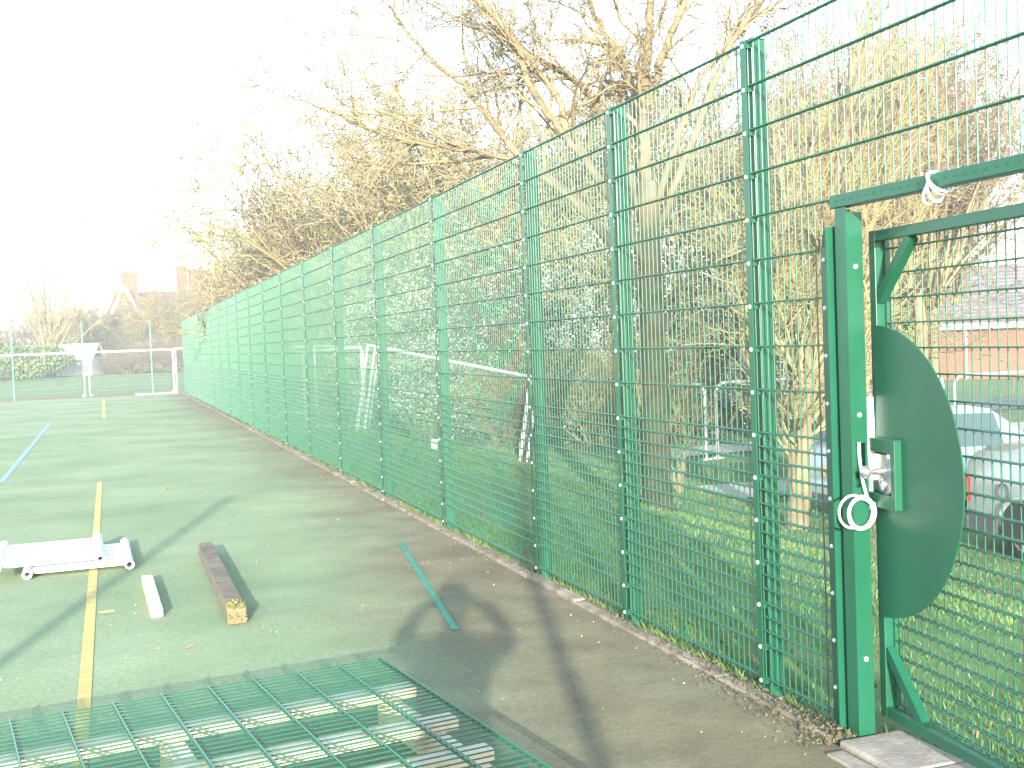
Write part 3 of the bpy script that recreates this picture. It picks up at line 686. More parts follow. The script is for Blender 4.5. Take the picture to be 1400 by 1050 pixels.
fc = MB(); fc.lathe([(.0001, .115), (.04, .11), (.068, .09), (.078, .05)], 16, (0, 0, 1.655), 'y'); fc.prism([(0, .112, 1.68), (.016, .112, 1.632), (-.016, .112, 1.632)], (0, .018, -.006)); fc.build('face', SKIN, per, smooth='all')
for s in (-1, 1):
    v = [(s*.085, .245, 1.635), (s*.07, .262, 1.665)]; e = [(0, 1)]; rr = [.026, .03]
    for f_, (dx, dz, l_) in enumerate(((-.018, .02, .9), (-.006, .028, 1.0), (.006, .03, .95), (.018, .026, .8))):
        k = len(v); v += [(s*(.068-.004*f_), .272+.006*f_, 1.678-.012*f_+.01), (s*(.052-.002*f_), .288, 1.688-.015*f_), (s*.034*l_, .292, 1.692-.016*f_)]; rr += [.010, .009, .0075]; e += [(1, k), (k, k+1), (k+1, k+2)]
    k = len(v); v += [(s*.055, .255, 1.645), (s*.038, .262, 1.640)]; rr += [.012, .010]; e += [(1, k), (k, k+1)]
    skin('hand', v, e, rr, SKIN, per, 1)
cb = MB(); cb.box(-.048, .048, .250, .272, 1.655, 1.715); cb.lathe([(.022, .272), (.022, .282), (.012, .282)], 16, (.0, 0, 1.685), 'y'); o = cb.build('compact_camera', DARK_PL, bevel=.003); o.location = per.location; o.rotation_euler = (0, 0, -YAW); tag(o, 'small dark compact camera held up by the photographer', 'camera')
# ------------------------------------------------------------------ vegetation
class Segs:
    def __init__(s): s.p0 = []; s.p1 = []; s.r0 = []; s.r1 = []; s.tips = []
def grow(sg, rr, p, d, L, r, lvl, P):
    """one branch and, recursively, its side shoots"""
    n = P['n'][lvl]; px, py, pz = p; dx, dy, dz = d; st = L/n; wob = P['wob'][lvl]; trop = P['up'][lvl]; nodes = []
    for i in range(n):
        dx += rr.gauss(0, wob); dy += rr.gauss(0, wob); dz += rr.gauss(0, wob)+trop
        k = 1/math.sqrt(dx*dx+dy*dy+dz*dz); dx *= k; dy *= k; dz *= k
        qx, qy, qz = px+dx*st, py+dy*st, pz+dz*st
        ra = r*(1-.62*i/n); rb = r*(1-.62*(i+1)/n)
        sg.p0.append((px, py, pz)); sg.p1.append((qx, qy, qz)); sg.r0.append(max(ra, P['rmin'])); sg.r1.append(max(rb, P['rmin']*.8))
        nodes.append((qx, qy, qz, dx, dy, dz, rb)); px, py, pz = qx, qy, qz
    if lvl+1 >= len(P['n']): sg.tips.append((px, py, pz)); return
    spawn(sg, rr, nodes, L, lvl, P)
def spawn(sg, rr, nodes, L, lvl, P, start=None):
    k = P['ch'][lvl]; k = int(k)+(1 if rr.random() < k-int(k) else 0); t0 = P['t0'][lvl] if start is None else start
    for c in range(k):
        t = t0+(1-t0)*(c+rr.random())/k; i = min(int(t*len(nodes)), len(nodes)-1); qx, qy, qz, dx, dy, dz, rb = nodes[i]
        ang = P['ang'][lvl]*rr.uniform(.6, 1.3); az = rr.uniform(0, 2*pi)
        ux, uy, uz = (-dy, dx, 0) if abs(dz) < .95 else (1, 0, 0); kk = 1/math.sqrt(ux*ux+uy*uy+uz*uz+1e-9); ux *= kk; uy *= kk; uz *= kk
        vx, vy, vz = dy*uz-dz*uy, dz*ux-dx*uz, dx*uy-dy*ux
        ca, sa = cos(ang), sin(ang); cx_, sx_ = cos(az), sin(az)
        nd = (dx*ca+(ux*cx_+vx*sx_)*sa, dy*ca+(uy*cx_+vy*sx_)*sa, dz*ca+(uz*cx_+vz*sx_)*sa)
        grow(sg, rr, (qx, qy, qz), nd, L*P['ratio'][lvl]*rr.uniform(.6, 1.15)*(1.1-.5*t), max(rb*P['rr'], P['rmin']), lvl+1, P)
def polynodes(pts, r0, r1, k=5):
    """a limb given by hand as a few points, resampled smoothly into nodes"""
    pts = [Vector(p) for p in pts]; out = []
    m_ = len(pts)
    for i in range(m_-1):
        a = pts[max(i-1, 0)]; b_ = pts[i]; c = pts[i+1]; d_ = pts[min(i+2, m_-1)]
        for j in range(k):
            t = j/k; out.append(.5*((2*b_)+(c-a)*t+(2*a-5*b_+4*c-d_)*t*t+(3*b_-a-3*c+d_)*t**3))
    out.append(pts[-1]); n_ = len(out); rs = [r0+(r1-r0)*i/(n_-1) for i in range(n_)]
    return out, rs
def limb_tree(root, trunk, limbs, P, twig_mat, seed, bark, limb_mat, origin):
    rr = random.Random(seed); o3 = Vector(origin)
    tb = MB()
    for pts, r0, r1 in trunk:
        pp, rs = polynodes(pts, r0, r1, 8)
        rs = [q*(1+.05*math.sin(i*1.7)+rr.uniform(-.03, .03)) for i, q in enumerate(rs)]
        if r0 > .1: rs[0] *= 1.35; rs[1] *= 1.15; rs[2] *= 1.06
        tb.tube([p-o3 for p in pp], rs, 16)
    tb.build('trunk', bark, root, smooth='all')
    lb = MB(); sg = Segs()
    for pts, r0, r1 in limbs:
        pp, rs = polynodes(pts, r0, r1, 8); pp = [p+Vector((rr.gauss(0, .012), rr.gauss(0, .012), rr.gauss(0, .012))) for p in pp]
        rs = [q*(1+rr.uniform(-.06, .06)) for q in rs]
        lb.tube([p-o3 for p in pp], rs, 8); nodes = []
        for i in range(1, len(pp)):
            d_ = (pp[i]-pp[i-1]).normalized(); q = pp[i]-o3; nodes.append((q.x, q.y, q.z, d_.x, d_.y, d_.z, rs[i]))
        Ls = sum((pp[i]-pp[i-1]).length for i in range(1, len(pp)))
        spawn(sg, rr, nodes, Ls, 0, P, .22)
    lb.build('limb', limb_mat, root, smooth='all')
    link('crown', seg_mesh('crown', sg.p0, sg.p1, sg.r0, sg.r1, 4, twig_mat), root)
    return sg
P_BIG = dict(n=[8, 7, 6, 4, 3], wob=[.1, .16, .2, .22, .2], up=[.03, .02, .01, .02, .02], ch=[11, 7, 5, 3, 0], t0=[.2, .2, .15, .1, 0], ang=[.75, .75, .7, .7, .6], ratio=[.42, .55, .55, .5, .5], rr=.5, rmin=.0042)
base = (3.50, 12.98, float(gz(3.5, 12.98))-.05)
big = empty('bare_tree', base, 0, 'big bare tree with one thick mossy trunk and long limbs arching left over the fence', 'tree')
K = [(3.57, 13.06, 2.3)]
limb_tree(big, [([base, (3.54, 13.0, .75), (3.56, 13.04, 1.76), (3.58, 13.07, 2.9), (3.58, 13.1, 3.6)], 0.190, 0.120)],
  [([(3.58, 13.1, 3.5), (3.57, 13.13, 4.1), (3.61, 13.15, 4.87), (3.72, 13.13, 5.6), (3.8, 13.13, 7.2)], 0.094, 0.040),
   ([(3.6, 13.13, 4.4), (3.36, 13.24, 5.15), (3.04, 13.4, 5.8), (2.8, 13.5, 6.9)], 0.058, 0.024),
   ([(3.6, 13.12, 4.5), (3.84, 13.0, 5.22), (4.1, 12.9, 5.9), (4.3, 12.8, 7.0)], 0.061, 0.024),
   ([(3.58, 13.07, 2.85), (3.40, 13.3, 3.8), (3.24, 13.5, 4.42), (2.92, 13.7, 4.95), (2.41, 13.9, 5.3), (1.9, 14.1, 5.75)], 0.076, 0.028),
   ([(3.57, 13.06, 2.6), (3.05, 13.3, 3.6), (2.67, 13.45, 4.31), (2.62, 13.47, 4.6), (2.44, 13.55, 4.9), (2.08, 13.7, 5.5), (1.5, 13.9, 6.1)], 0.061, 0.024),
   ([(3.55, 13.04, 2.5), (3.0, 13.2, 3.6), (2.54, 13.3, 4.22), (2.17, 13.35, 4.78), (2.05, 13.4, 5.25), (1.8, 13.5, 5.65), (1.4, 13.6, 6.2)], 0.058, 0.024),
   ([(3.55, 13.06, 2.3), (2.8, 13.5, 3.4), (2.18, 13.9, 4.06), (1.86, 14.0, 4.48), (1.54, 14.15, 4.95), (1.12, 14.3, 5.38), (.7, 14.5, 6.0)], 0.061, 0.020),
   ([(3.54, 13.06, 2.15), (2.8, 13.4, 3.3), (2.01, 13.66, 3.93), (1.32, 13.91, 4.12), (.68, 14.13, 4.24), (.13, 14.33, 4.5), (-.3, 14.5, 4.72)], 0.058, 0.014),
   ([(3.59, 13.07, 2.76), (4.1, 12.95, 4.0), (4.66, 12.8, 5.28), (5.04, 12.69, 5.9), (5.3, 12.6, 6.8)], 0.061, 0.024),
   ([(3.60, 13.08, 3.1), (4.0, 13.0, 4.2), (4.4, 13.1, 4.95), (5.0, 13.2, 5.5), (5.6, 13.3, 6.2)], 0.054, 0.020),
   ([(3.57, 13.1, 2.2), (3.9, 13.6, 3.2), (4.1, 14.3, 4.2), (4.2, 15.0, 5.2)], 0.058, 0.020),
   ([(3.6, 13.0, 2.0), (4.1, 12.6, 2.5), (4.7, 12.3, 2.7), (5.3, 12.1, 3.1)], 0.036, 0.012),
   ([(3.55, 13.0, 1.9), (3.1, 13.1, 2.4), (2.6, 13.2, 2.6), (2.1, 13.3, 3.1)], 0.032, 0.012)],
  P_BIG, TWIG, 3, BARK_H, BARK_H, base)
P_STEM = dict(n=[8, 6, 5, 4], wob=[.1, .17, .2, .2], up=[.06, .05, .03, .02], ch=[12, 7, 4, 0], t0=[.15, .15, .1, 0], ang=[.6, .65, .7, .6], ratio=[.42, .55, .5, .5], rr=.5, rmin=.0042)
def stem_tree(name, base_xy, stems, label, seed, twig, limbm, sx=1.0):
    z = float(gz(*base_xy))-.05; bs = (*base_xy, z); g = empty(name, bs, 0, label, 'tree'); rr = random.Random(seed); L_ = []
    for (dx, dy, h, r0) in stems:
        b0 = Vector(bs)+Vector((dx*.06, dy*.06, 0)); pts = [b0]
        for t in (.25, .5, .75, 1): pts.append(Vector(bs)+Vector((dx*t**1.3+rr.gauss(0, .07), dy*t**1.3+rr.gauss(0, .07), h*t)))
        L_.append((pts, r0, r0*.3))
    limb_tree(g, [([bs, Vector(bs)+Vector((.01, 0, .25)), Vector(bs)+Vector((.02, 0, .45))], .16*sx, .12*sx)], L_, P_STEM, twig, seed, limbm, limbm, bs); return g
stem_tree('multi_stem_tree', (5.5, 12.95), [(.45, -.1, 4.0, .10), (1.2, -.15, 6.6, .105), (-.3, .2, 3.6, .06), (-.75, .3, 4.2, .055), (.1, .3, 5.0, .07), (.8, .4, 5.6, .07), (-.1, -.3, 3.2, .045), (.75, -.35, 4.5, .05)], 'cluster of pale tan stems rising from one root just left of the gate post', 8, TWIG_Y, LIMB)
stem_tree('multi_stem_tree', (8.4, 16.2), [(.6, .2, 7.2, .12), (-.7, .3, 6.4, .10), (1.6, -.1, 7.0, .10), (-1.4, .1, 5.4, .07), (.1, -.5, 5.0, .06), (2.3, .4, 6.2, .07), (.9, .8, 7.5, .09)], 'tall spreading bare tree behind the silver cars, above the gate', 9, TWIG_Y, LIMB, 1.2)
stem_tree('multi_stem_tree', (10.2, 18.4), [(.4, .1, 7.0, .11), (-.9, .1, 6.4, .09), (1.2, .2, 6.2, .09), (-.2, -.4, 5.2, .06), (1.9, 0, 5.0, .06)], 'bare tree behind the top right corner of the gate', 12, TWIG, LIMB, 1.1)
stem_tree('sapling', (5.9, 17.0), [(.3, .1, 2.6, .035), (-.4, .1, 2.2, .03), (.1, -.3, 1.9, .03), (.6, .3, 3.0, .035), (-.7, -.1, 1.6, .025)], 'small brushy sapling on the grass between the mossy trunk and the tan stems', 14, TWIG_Y, LIMB, .4)

def bush_mesh(name, seed, P, h, nstem, spread, twig):
    rr = random.Random(seed); sg = Segs()
    for i in range(nstem):
        a = rr.uniform(0, 2*pi); s = spread*math.sqrt(rr.random()); lean = s*.55
        d = Vector((cos(a)*lean, sin(a)*lean, 1)).normalized(); grow(sg, rr, (cos(a)*s*.35*h*.5, sin(a)*s*.35*h*.5, -.1), d, h*rr.uniform(.6, 1.0), .012*h, 0, P)
    return seg_mesh(name, sg.p0, sg.p1, sg.r0, sg.r1, 3, twig), sg
P_B = dict(n=[7, 6, 5, 3], wob=[.12, .2, .24, .25], up=[.02, .03, .02, .0], ch=[10, 8, 5.5, 0], t0=[.10, .12, .1, 0], ang=[.7, .8, .8, .7], ratio=[.5, .5, .45, .5], rr=.45, rmin=.0085)
VAR = []
for i, (sd_, tw, blo) in enumerate(((31, TWIG, BUD), (32, TWIG_Y, BUD), (33, TWIG_G, BLOSSOM), (34, TWIG_R, None))):
    me, sg = bush_mesh('twigs', sd_, P_B, 6.0, 24, .95, tw); bl = None
    if blo:
        rgx = np.random.default_rng(sd_); T = np.array(sg.tips); T = T[rgx.random(len(T)) < (.9 if blo is BLOSSOM else .45)]
        if blo is BLOSSOM: T = np.repeat(T, 3, 0)
        T = T+rgx.normal(size=T.shape)*(.10 if blo is BLOSSOM else .06); bl = quad_cloud('buds' if blo is BUD else 'blossom', T, .035 if blo is BUD else .04, rgx, blo)
    VAR.append((me, bl, 'buds' if blo is BUD else 'blossom'))
def place_bush(x, y, h, var, rz, label, group=None, wide=1.0, name='thicket_bush', cat='bush'):
    me, bl, bn = VAR[var]; z = float(gz(x, y)); g = empty(name, (x, y, z), rz, label, cat, group); s = h/6.2; g.scale = (s*wide, s*wide, s)
    link('twigs', me, g)
    if bl: link(bn, bl, g)
    return g
TREES = [
 (15.5, 25.5, 10.5, 3, 5.1, 'reddish bare crown behind the tan stems', (.8, 3.2)),
 (18.4, 26.0, 11.0, 1, .6, 'yellowish bare crown above the gate', (.75, 3.8)),
 (24.6, 25.2, 10.5, 0, 1.6, 'tan bare crown at the top right corner', (.75, 4.0)),
 (15.2, 22.6, 10.5, 0, 4.2, 'tan bare crown directly over the gate beam', (.8, 4.2)),
 (21.6, 20.2, 10.5, 1, 5.2, 'yellowish bare crown at the right edge above the fence', (.8, 4.4)),
]
BUSHES = [
 (3.5, 51.0, 7.6, 0, .3, 'leftmost tan thicket bush, lowest over the far part of the green fence', .6),
 (4.5, 50.0, 7.6, 1, 1.2, 'tan thicket bush second from the left over the fence top', .7),
 (5.2, 46.0, 10.2, 3, 2.0, 'reddish tan bare tree crown behind the left thicket', .65),
 (5.3, 40.0, 8.2, 0, 3.1, 'tan thicket bush behind the smaller netted goal', .75),
 (6.0, 36.5, 9.8, 1, .9, 'tall yellowish thicket bush above the wide goal', 1.0),
 (6.6, 33.0, 9.6, 0, 4.0, 'tan thicket bush right of the tall yellowish one', 1.05),
 (7.0, 29.0, 5.0, 2, 5.0, 'thicket bush with white blossom behind the right end of the wide goal', 1.0),
 (8.5, 32.0, 9.4, 1, 2.6, 'yellowish thicket bush behind the blossoming bush', 1.05),
 (9.0, 27.5, 5.2, 2, 1.1, 'white blossoming bush just left of the thick mossy trunk', 1.0),
 (10.6, 31.0, 9.6, 0, .2, 'tall tan thicket directly behind the thick mossy trunk', 1.05),
 (5.0, 29.5, 3.4, 2, 2.2, 'low blossoming bush behind the wide goal', 1.3),
 (5.0, 33.0, 3.2, 1, 5.5, 'low yellowish bush behind the netted goal', 1.3),
 (6.6, 27.4, 2.6, 1, 3.9, 'low brushy bush at the right post of the wide goal', 1.4),
 (8.2, 25.6, 2.4, 0, 1.9, 'low tan brush on the bank beside the mossy trunk', 1.4),
 (12.5, 29.0, 8.5, 1, 3.3, 'yellowish tree crown right of the mossy trunk', 1.0),
 (14.6, 28.0, 9.0, 0, 4.4, 'tall tan crown above the brick wall behind the third post', 1.0),
 (17.6, 31.0, 6.0, 1, 2.9, 'yellowish shrub near the brick wall', 1.1),
 (13.3, 24.8, 3.0, 2, .4, 'low bush with pale blossom behind the tan stems', 1.2),
]
def place_tree(x, y, h, var, rz, label, group, wide, clear):
    me, bl, bn = VAR[var]; z = float(gz(x, y)); g = empty('bare_tree', (x, y, z), rz, label, 'tree', group); s_ = (h-clear)/6.2; r3 = random.Random(int(x*10))
    pts = [(0, 0, -.1), (.08, .05, clear*.5), (.02, -.05, clear*1.0), (.1, .05, clear+h*.18), (.15, .1, clear+h*.32)]
    pp, rs = polynodes(pts, .17, .07, 5); MB().tube(pp, rs, 8).build('trunk', LIMB, g, smooth=True)
    o = link('crown', me, g, (0, 0, clear*.85)); o.scale = (s_*wide, s_*wide, s_)
    return g
for x, y, h, v, rz, lab, wd in TREES: place_tree(x, y, h, v, rz, lab, 'bare trees behind the cars', wd[0], wd[1])
for x, y, h, v, rz, lab, wd in BUSHES: place_bush(x, y, h, v, rz, lab, 'bare thicket behind the fence', wd)
FAR = [
 (-9.8, 92, 4.6, 3, .5, 'pinkish bare bush at the far left edge', 1.2),
 (-4.8, 90, 3.7, 0, .7, 'tan scrub bush left of the white gabled house', 1.3),
 (-2.8, 88, 4.6, 0, 1.7, 'tan scrub bush in front of the white gable', 1.2),
 (-6.3, 97, 5.4, 0, 2.7, 'tan scrub bush behind the bare branching tree', 1.2),
 (-.3, 88, 5.4, 1, 2.2, 'yellowish scrub right of the gabled house', 1.3),
 (1.6, 86, 5.8, 0, 3.2, 'tan scrub below the twin chimneys', 1.3),
 (3.6, 85, 5.2, 1, 4.2, 'yellowish scrub beside the corner of the green fence', 1.3),
 (5.4, 84, 5.4, 0, .1, 'tan scrub behind the far end of the green fence', 1.3),
 (1.0, 99, 8.0, 3, 1.0, 'hazy reddish crown between the chimneys', 1.2),
 (-4.6, 78, 1.5, 3, .0, 'low brown scrub under the white shed', 2.2),
 (-1.6, 78, 1.9, 3, 1.4, 'low brown scrub behind the white framed goal', 2.4),
 (1.6, 77, 2.0, 3, 2.9, 'low brown scrub by the far corner of the fence', 2.4),
 (-8.4, 78, 1.5, 3, 4.1, 'low brown scrub below the evergreen bush', 2.2),
]
for x, y, h, v, rz, lab, wd in FAR: place_bush(x, y, h, v, rz, lab, 'scrub beyond the far end of the court', wd)
# far bare tree on the left
g = stem_tree('bare_tree', (-6.6, 79), [(-1.2, 0, 7.6, .13), (-.2, .3, 8.2, .13), (.4, -.2, 6.8, .10), (1.6, .1, 6.4, .12), (2.2, -.3, 4.6, .10), (-1.8, .2, 5.4, .08), (.9, .4, 8.6, .10), (2.9, .2, 3.3, .09)], 'faint bare tree with fanned out stems at the far left', 19, TWIG_Y, LIMB, 1.6)
# evergreens
def leafy(name, loc, rx, ry, rz_, n, size, M, label, cat, seed, lumps=9):
    r_ = np.random.default_rng(seed); g = empty(name, (loc[0], loc[1], float(gz(loc[0], loc[1]))), 0, label, cat); C = []
    cs = [(r_.uniform(-.6, .6)*rx, r_.uniform(-.6, .6)*ry, r_.uniform(.25, .75)*rz_*2) for _ in range(lumps)]+[(0, 0, rz_)]
    for c in cs:
        k = n//len(cs); u = r_.normal(size=(k, 3)); u /= np.linalg.norm(u, axis=1, keepdims=True); u *= (r_.random((k, 1))**.33)*r_.uniform(.35, .55)
        C.append(np.array(c)+u*np.array([rx, ry, rz_]))
    C = np.concatenate(C); C = C[C[:, 2] > .02]
    link('foliage', quad_cloud('foliage', C, size, r_, M), g)
    b = MB(); 
    for i in range(4): b.tube([(0, 0, -.1), (r_.normal()*.3*rx, r_.normal()*.3*ry, rz_), (r_.normal()*.5*rx, r_.normal()*.5*ry, rz_*1.6)], [.08, .05, .02], 6)
    b.build('trunk', BARK, g, smooth=True); return g
leafy('evergreen_bush', (-8.2, 75), 3.0, 1.6, 1.25, 9000, .11, EVER, 'rounded green evergreen bush left of the white shed', 'bush', 51)
leafy('evergreen_bush', (-11.5, 78), 2.6, 1.6, 1.6, 6000, .12, EVER, 'dark green evergreen bush cut by the left edge of the picture', 'bush', 52)
leafy('ivy_growth', (16.0, 24.5), .55, .5, 1.75, 5200, .06, IVY, 'bright green ivy clothing a stump behind the top of the gate', 'ivy', 53)
leafy('evergreen_bush', (4.6, 83), 1.6, 1.2, 1.9, 4500, .11, EVER, 'dull green bush behind the corner of the green fence', 'bush', 54)
leafy('evergreen_bush', (7.4, 26.6), 1.0, .8, .95, 4200, .06, EVER, 'dark evergreen bush behind the right goal post under the blossom', 'bush', 55)
leafy('evergreen_bush', (4.4, 30.6), 1.5, 1.0, 1.2, 4200, .06, EVER, 'dark evergreen bush low behind the crossbar of the wide goal', 'bush', 56)
leafy('evergreen_bush', (10.0, 27.0), 1.1, .8, 1.3, 4200, .06, EVER, 'dark evergreen bush behind the foot of the blossoming bush', 'bush', 57)
r_ = np.random.default_rng(60); con = empty('conifer', (-15.6, 110, float(gz(-15.6, 110))), 0, 'dark layered conifer cut by the far left edge above the pink bush', 'tree'); C = []; p0 = []; p1 = []; ra = []
for i in range(70):
    z = 2.0+9.6*(i/69); L_ = 4.6*(1-(z-1)/12.5)*r_.uniform(.75, 1.15)+.3; a = i*2.4+r_.normal()*.3; tip = np.array([cos(a)*L_, sin(a)*L_, z-.12*L_]); b0 = np.array([0, 0, z]); p0.append(b0); p1.append(tip); ra.append(.05)
    for q in range(90): t = r_.random()**.6; C.append(b0+(tip-b0)*t+r_.normal(size=3)*np.array([.32, .32, .12])*(1.1-t*.6))
link('foliage', quad_cloud('foliage', C, .22, r_, CONIF, aspect=.35), con); MB().tube([(0, 0, -.1), (0, 0, 6), (0, 0, 12)], [.3, .2, .03], 8).build('trunk', BARK, con, smooth=True); link('branches', seg_mesh('branches', p0, p1, ra, [.015]*len(ra), 5, BARK), con)

# ------------------------------------------------------------------ buildings
def bld(name, loc, rz, label): return empty(name, loc, rz, label, 'building')
# long single-storey brick building beyond the cars
g = bld('brick_building', (32.5, 44.0, -.95), rad(-34), 'long low brick building with slate roof and white fascia beyond the gate')
def low_block(g, L_, dp, eave, ridge, wins, doors=()):
    MB().box(-L_/2, L_/2, 0, dp, 0, eave).build('wall', BRICK, g)
    b = MB(); b.add([(-L_/2-.3, -.45, eave-.12), (L_/2+.3, -.45, eave-.12), (L_/2+.3, dp/2, ridge), (-L_/2-.3, dp/2, ridge), (-L_/2-.3, dp+.45, eave-.12), (L_/2+.3, dp+.45, eave-.12)], [(0, 1, 2, 3), (3, 2, 5, 4), (0, 3, 4), (1, 5, 2)])
    rf = b.build('roof', SLATE, g); b = MB()
    for i in range(16):
        t = (i+.5)/16; yv = -.45+(dp/2+.45)*t; zv = eave-.12+(ridge-eave+.12)*t; b.box(-L_/2-.3, L_/2+.3, yv-.02, yv+.02, zv-.015, zv+.035)
    o = b.build('slate_course', SLATE, rf); o['kind'] = 'stuff'
    MB().box(-L_/2-.3, L_/2+.3, -.50, -.455, eave-.28, eave-.06).build('fascia', WHITE_P, g)
    MB().tube([(-L_/2-.3, -.56, eave-.08), (L_/2+.3, -.56, eave-.08)], .06, 6).build('gutter', WHITE_P, g)
    for x, z0, wd, hh in wins:
        f = MB().box(x-wd/2, x+wd/2, -.03, -.002, z0, z0+hh).build('window', WHITE_P, g); pn = max(1, int(wd/.6))
        for i in range(pn): MB().box(x-wd/2+.06+i*(wd-.06)/pn, x-wd/2+(i+1)*(wd-.06)/pn, -.045, -.031, z0+.06, z0+hh-.06).build('pane', GLASS, f)
    for x in doors: MB().tube([(x, -.08, 0), (x, -.08, eave-.15)], .06, 8).build('downpipe', WHITE_P, g)
low_block(g, 22, 9, 2.62, 5.4, [(-8.2, 1.0, 1.8, 1.1), (7.5, 1.0, 1.8, 1.1)], (1.85, -9))
g = bld('brick_building', (21.0, 55.0, -.95), rad(-20), 'low brick building with white windows behind the mossy trunk')
low_block(g, 16, 8, 2.3, 6.2, [(-5.6, .9, 1.2, 1.2), (-2.6, .9, 1.0, 1.2), (1.2, .9, 1.2, 1.2), (4.4, .9, 1.2, 1.2)], (-6.8,))
# gabled house with tall chimneys
hz = float(gz(-1, 100)); h = empty('gabled_house', (0, 97, hz), rad(4), 'tall orange brick house with white bargeboards and clustered chimneys at the far left', 'house')
def gable(xc, yb, half, base_z, apex, dp, nm):
    MB().prism([(xc-half, yb, 0), (xc+half, yb, 0), (xc+half, yb, base_z), (xc, yb, apex), (xc-half, yb, base_z)], (0, dp, 0)).build('wall', BRICK, h)
    for s in (-1, 1):
        MB().bar((xc, yb-.12, apex+.12), (xc+s*(half+.25), yb-.12, base_z-.45), .1, .28, (0, 0, 1)).build('bargeboard', WHITE_P, h)
        a = Vector((xc, 0, apex+.10)); c = Vector((xc+s*(half+.35), 0, base_z-.55)); MB().prism([(a.x, yb-.06, a.z), (c.x, yb-.06, c.z), (c.x, yb-.06, c.z-.15), (a.x, yb-.06, a.z-.15)], (0, dp, 0)).build('roof', ROOF, h)
    f = MB().box(xc-.28, xc+.28, yb-.04, yb-.002, base_z-.2, base_z+.9).build('window', WHITE_P, h); MB().box(xc-.2, xc+.2, yb-.055, yb-.041, base_z-.12, base_z+.82).build('pane', GLASS, f)
ROOF = mat('red_clay_tiles', (.15, .065, .045), (.23, .11, .075), scale=3, rough=.85)
gable(-1.85, -2, 1.05, 4.1, 6.25, 7, 0); gable(6.0, -6, 1.5, 4.6, 7.3, 8, 1)
b = MB(); b.prism([(-1.0, 1, 0), (6.4, 1, 0), (6.4, 1, 4.6), (-1.0, 1, 4.6)], (0, 6, 0)).build('wall', BRICK, h)
MB().prism([(-1.6, .5, 4.5), (-1.6, 7.5, 4.5), (-1.6, 4, 6.2)], (8.6, 0, 0)).build('roof', ROOF, h)
def chimney(x, y, wd, z0, z1, pots):
    c = MB().box(x-wd/2, x+wd/2, y-.45, y+.45, z0, z1).box(x-wd/2-.07, x+wd/2+.07, y-.52, y+.52, z1-.35, z1-.12).build('chimney', BRICK, h)
    for i in range(pots): MB().lathe([(.14, z1), (.12, z1+.45), (.16, z1+.5), (.1, z1+.5)], 8, (x-wd/2+wd*(i+.5)/pots, y, 0)).build('chimney_pot', ROOF, c, smooth=True)
chimney(-1.2, 0, 1.15, 4.0, 7.65, 0); chimney(3.25, 3, .75, 4.2, 8.3, 0); chimney(4.45, 3.6, 1.05, 4.2, 8.1, 0); chimney(5.85, -2.5, 1.35, 5.0, 8.2, 0)
for i in range(3):
    z = 5.4+i*.0; MB().box(-1.2-.42+.38*i-.04, -1.2-.42+.38*i+.04+.0, -.50, -.452, 5.6, 7.2).build('chimney_rib', BRICK, h)
# white shed
g = empty('white_shed', (-4.75, 78.0, float(gz(-4.75, 78))), rad(-22), 'white gable roofed shed beside the green bush at the far left', 'shed')
MB().box(-1.1, 1.1, -.9, .9, 0, 1.15).build('wall', WHITE_P, g)
b = MB(); b.add([(-1.3, -1.15, 1.0), (1.3, -1.15, 1.0), (1.3, 0, 2.0), (-1.3, 0, 2.0), (-1.3, 1.15, 1.0), (1.3, 1.15, 1.0), (-1.3, -1.15, .94), (1.3, -1.15, .94), (1.3, 0, 1.94), (-1.3, 0, 1.94), (-1.3, 1.15, .94), (1.3, 1.15, .94)], [(0, 1, 2, 3), (3, 2, 5, 4), (7, 6, 9, 8), (8, 9, 10, 11), (0, 6, 7, 1), (4, 5, 11, 10), (0, 3, 9, 6), (3, 4, 10, 9), (1, 7, 8, 2), (2, 8, 11, 5)]); b.build('roof', WHITE_P, g)
MB().box(-.35, .35, -.93, -.905, 0, .95).build('door', mat('grey_door', (.5, .5, .5), rough=.6), g)

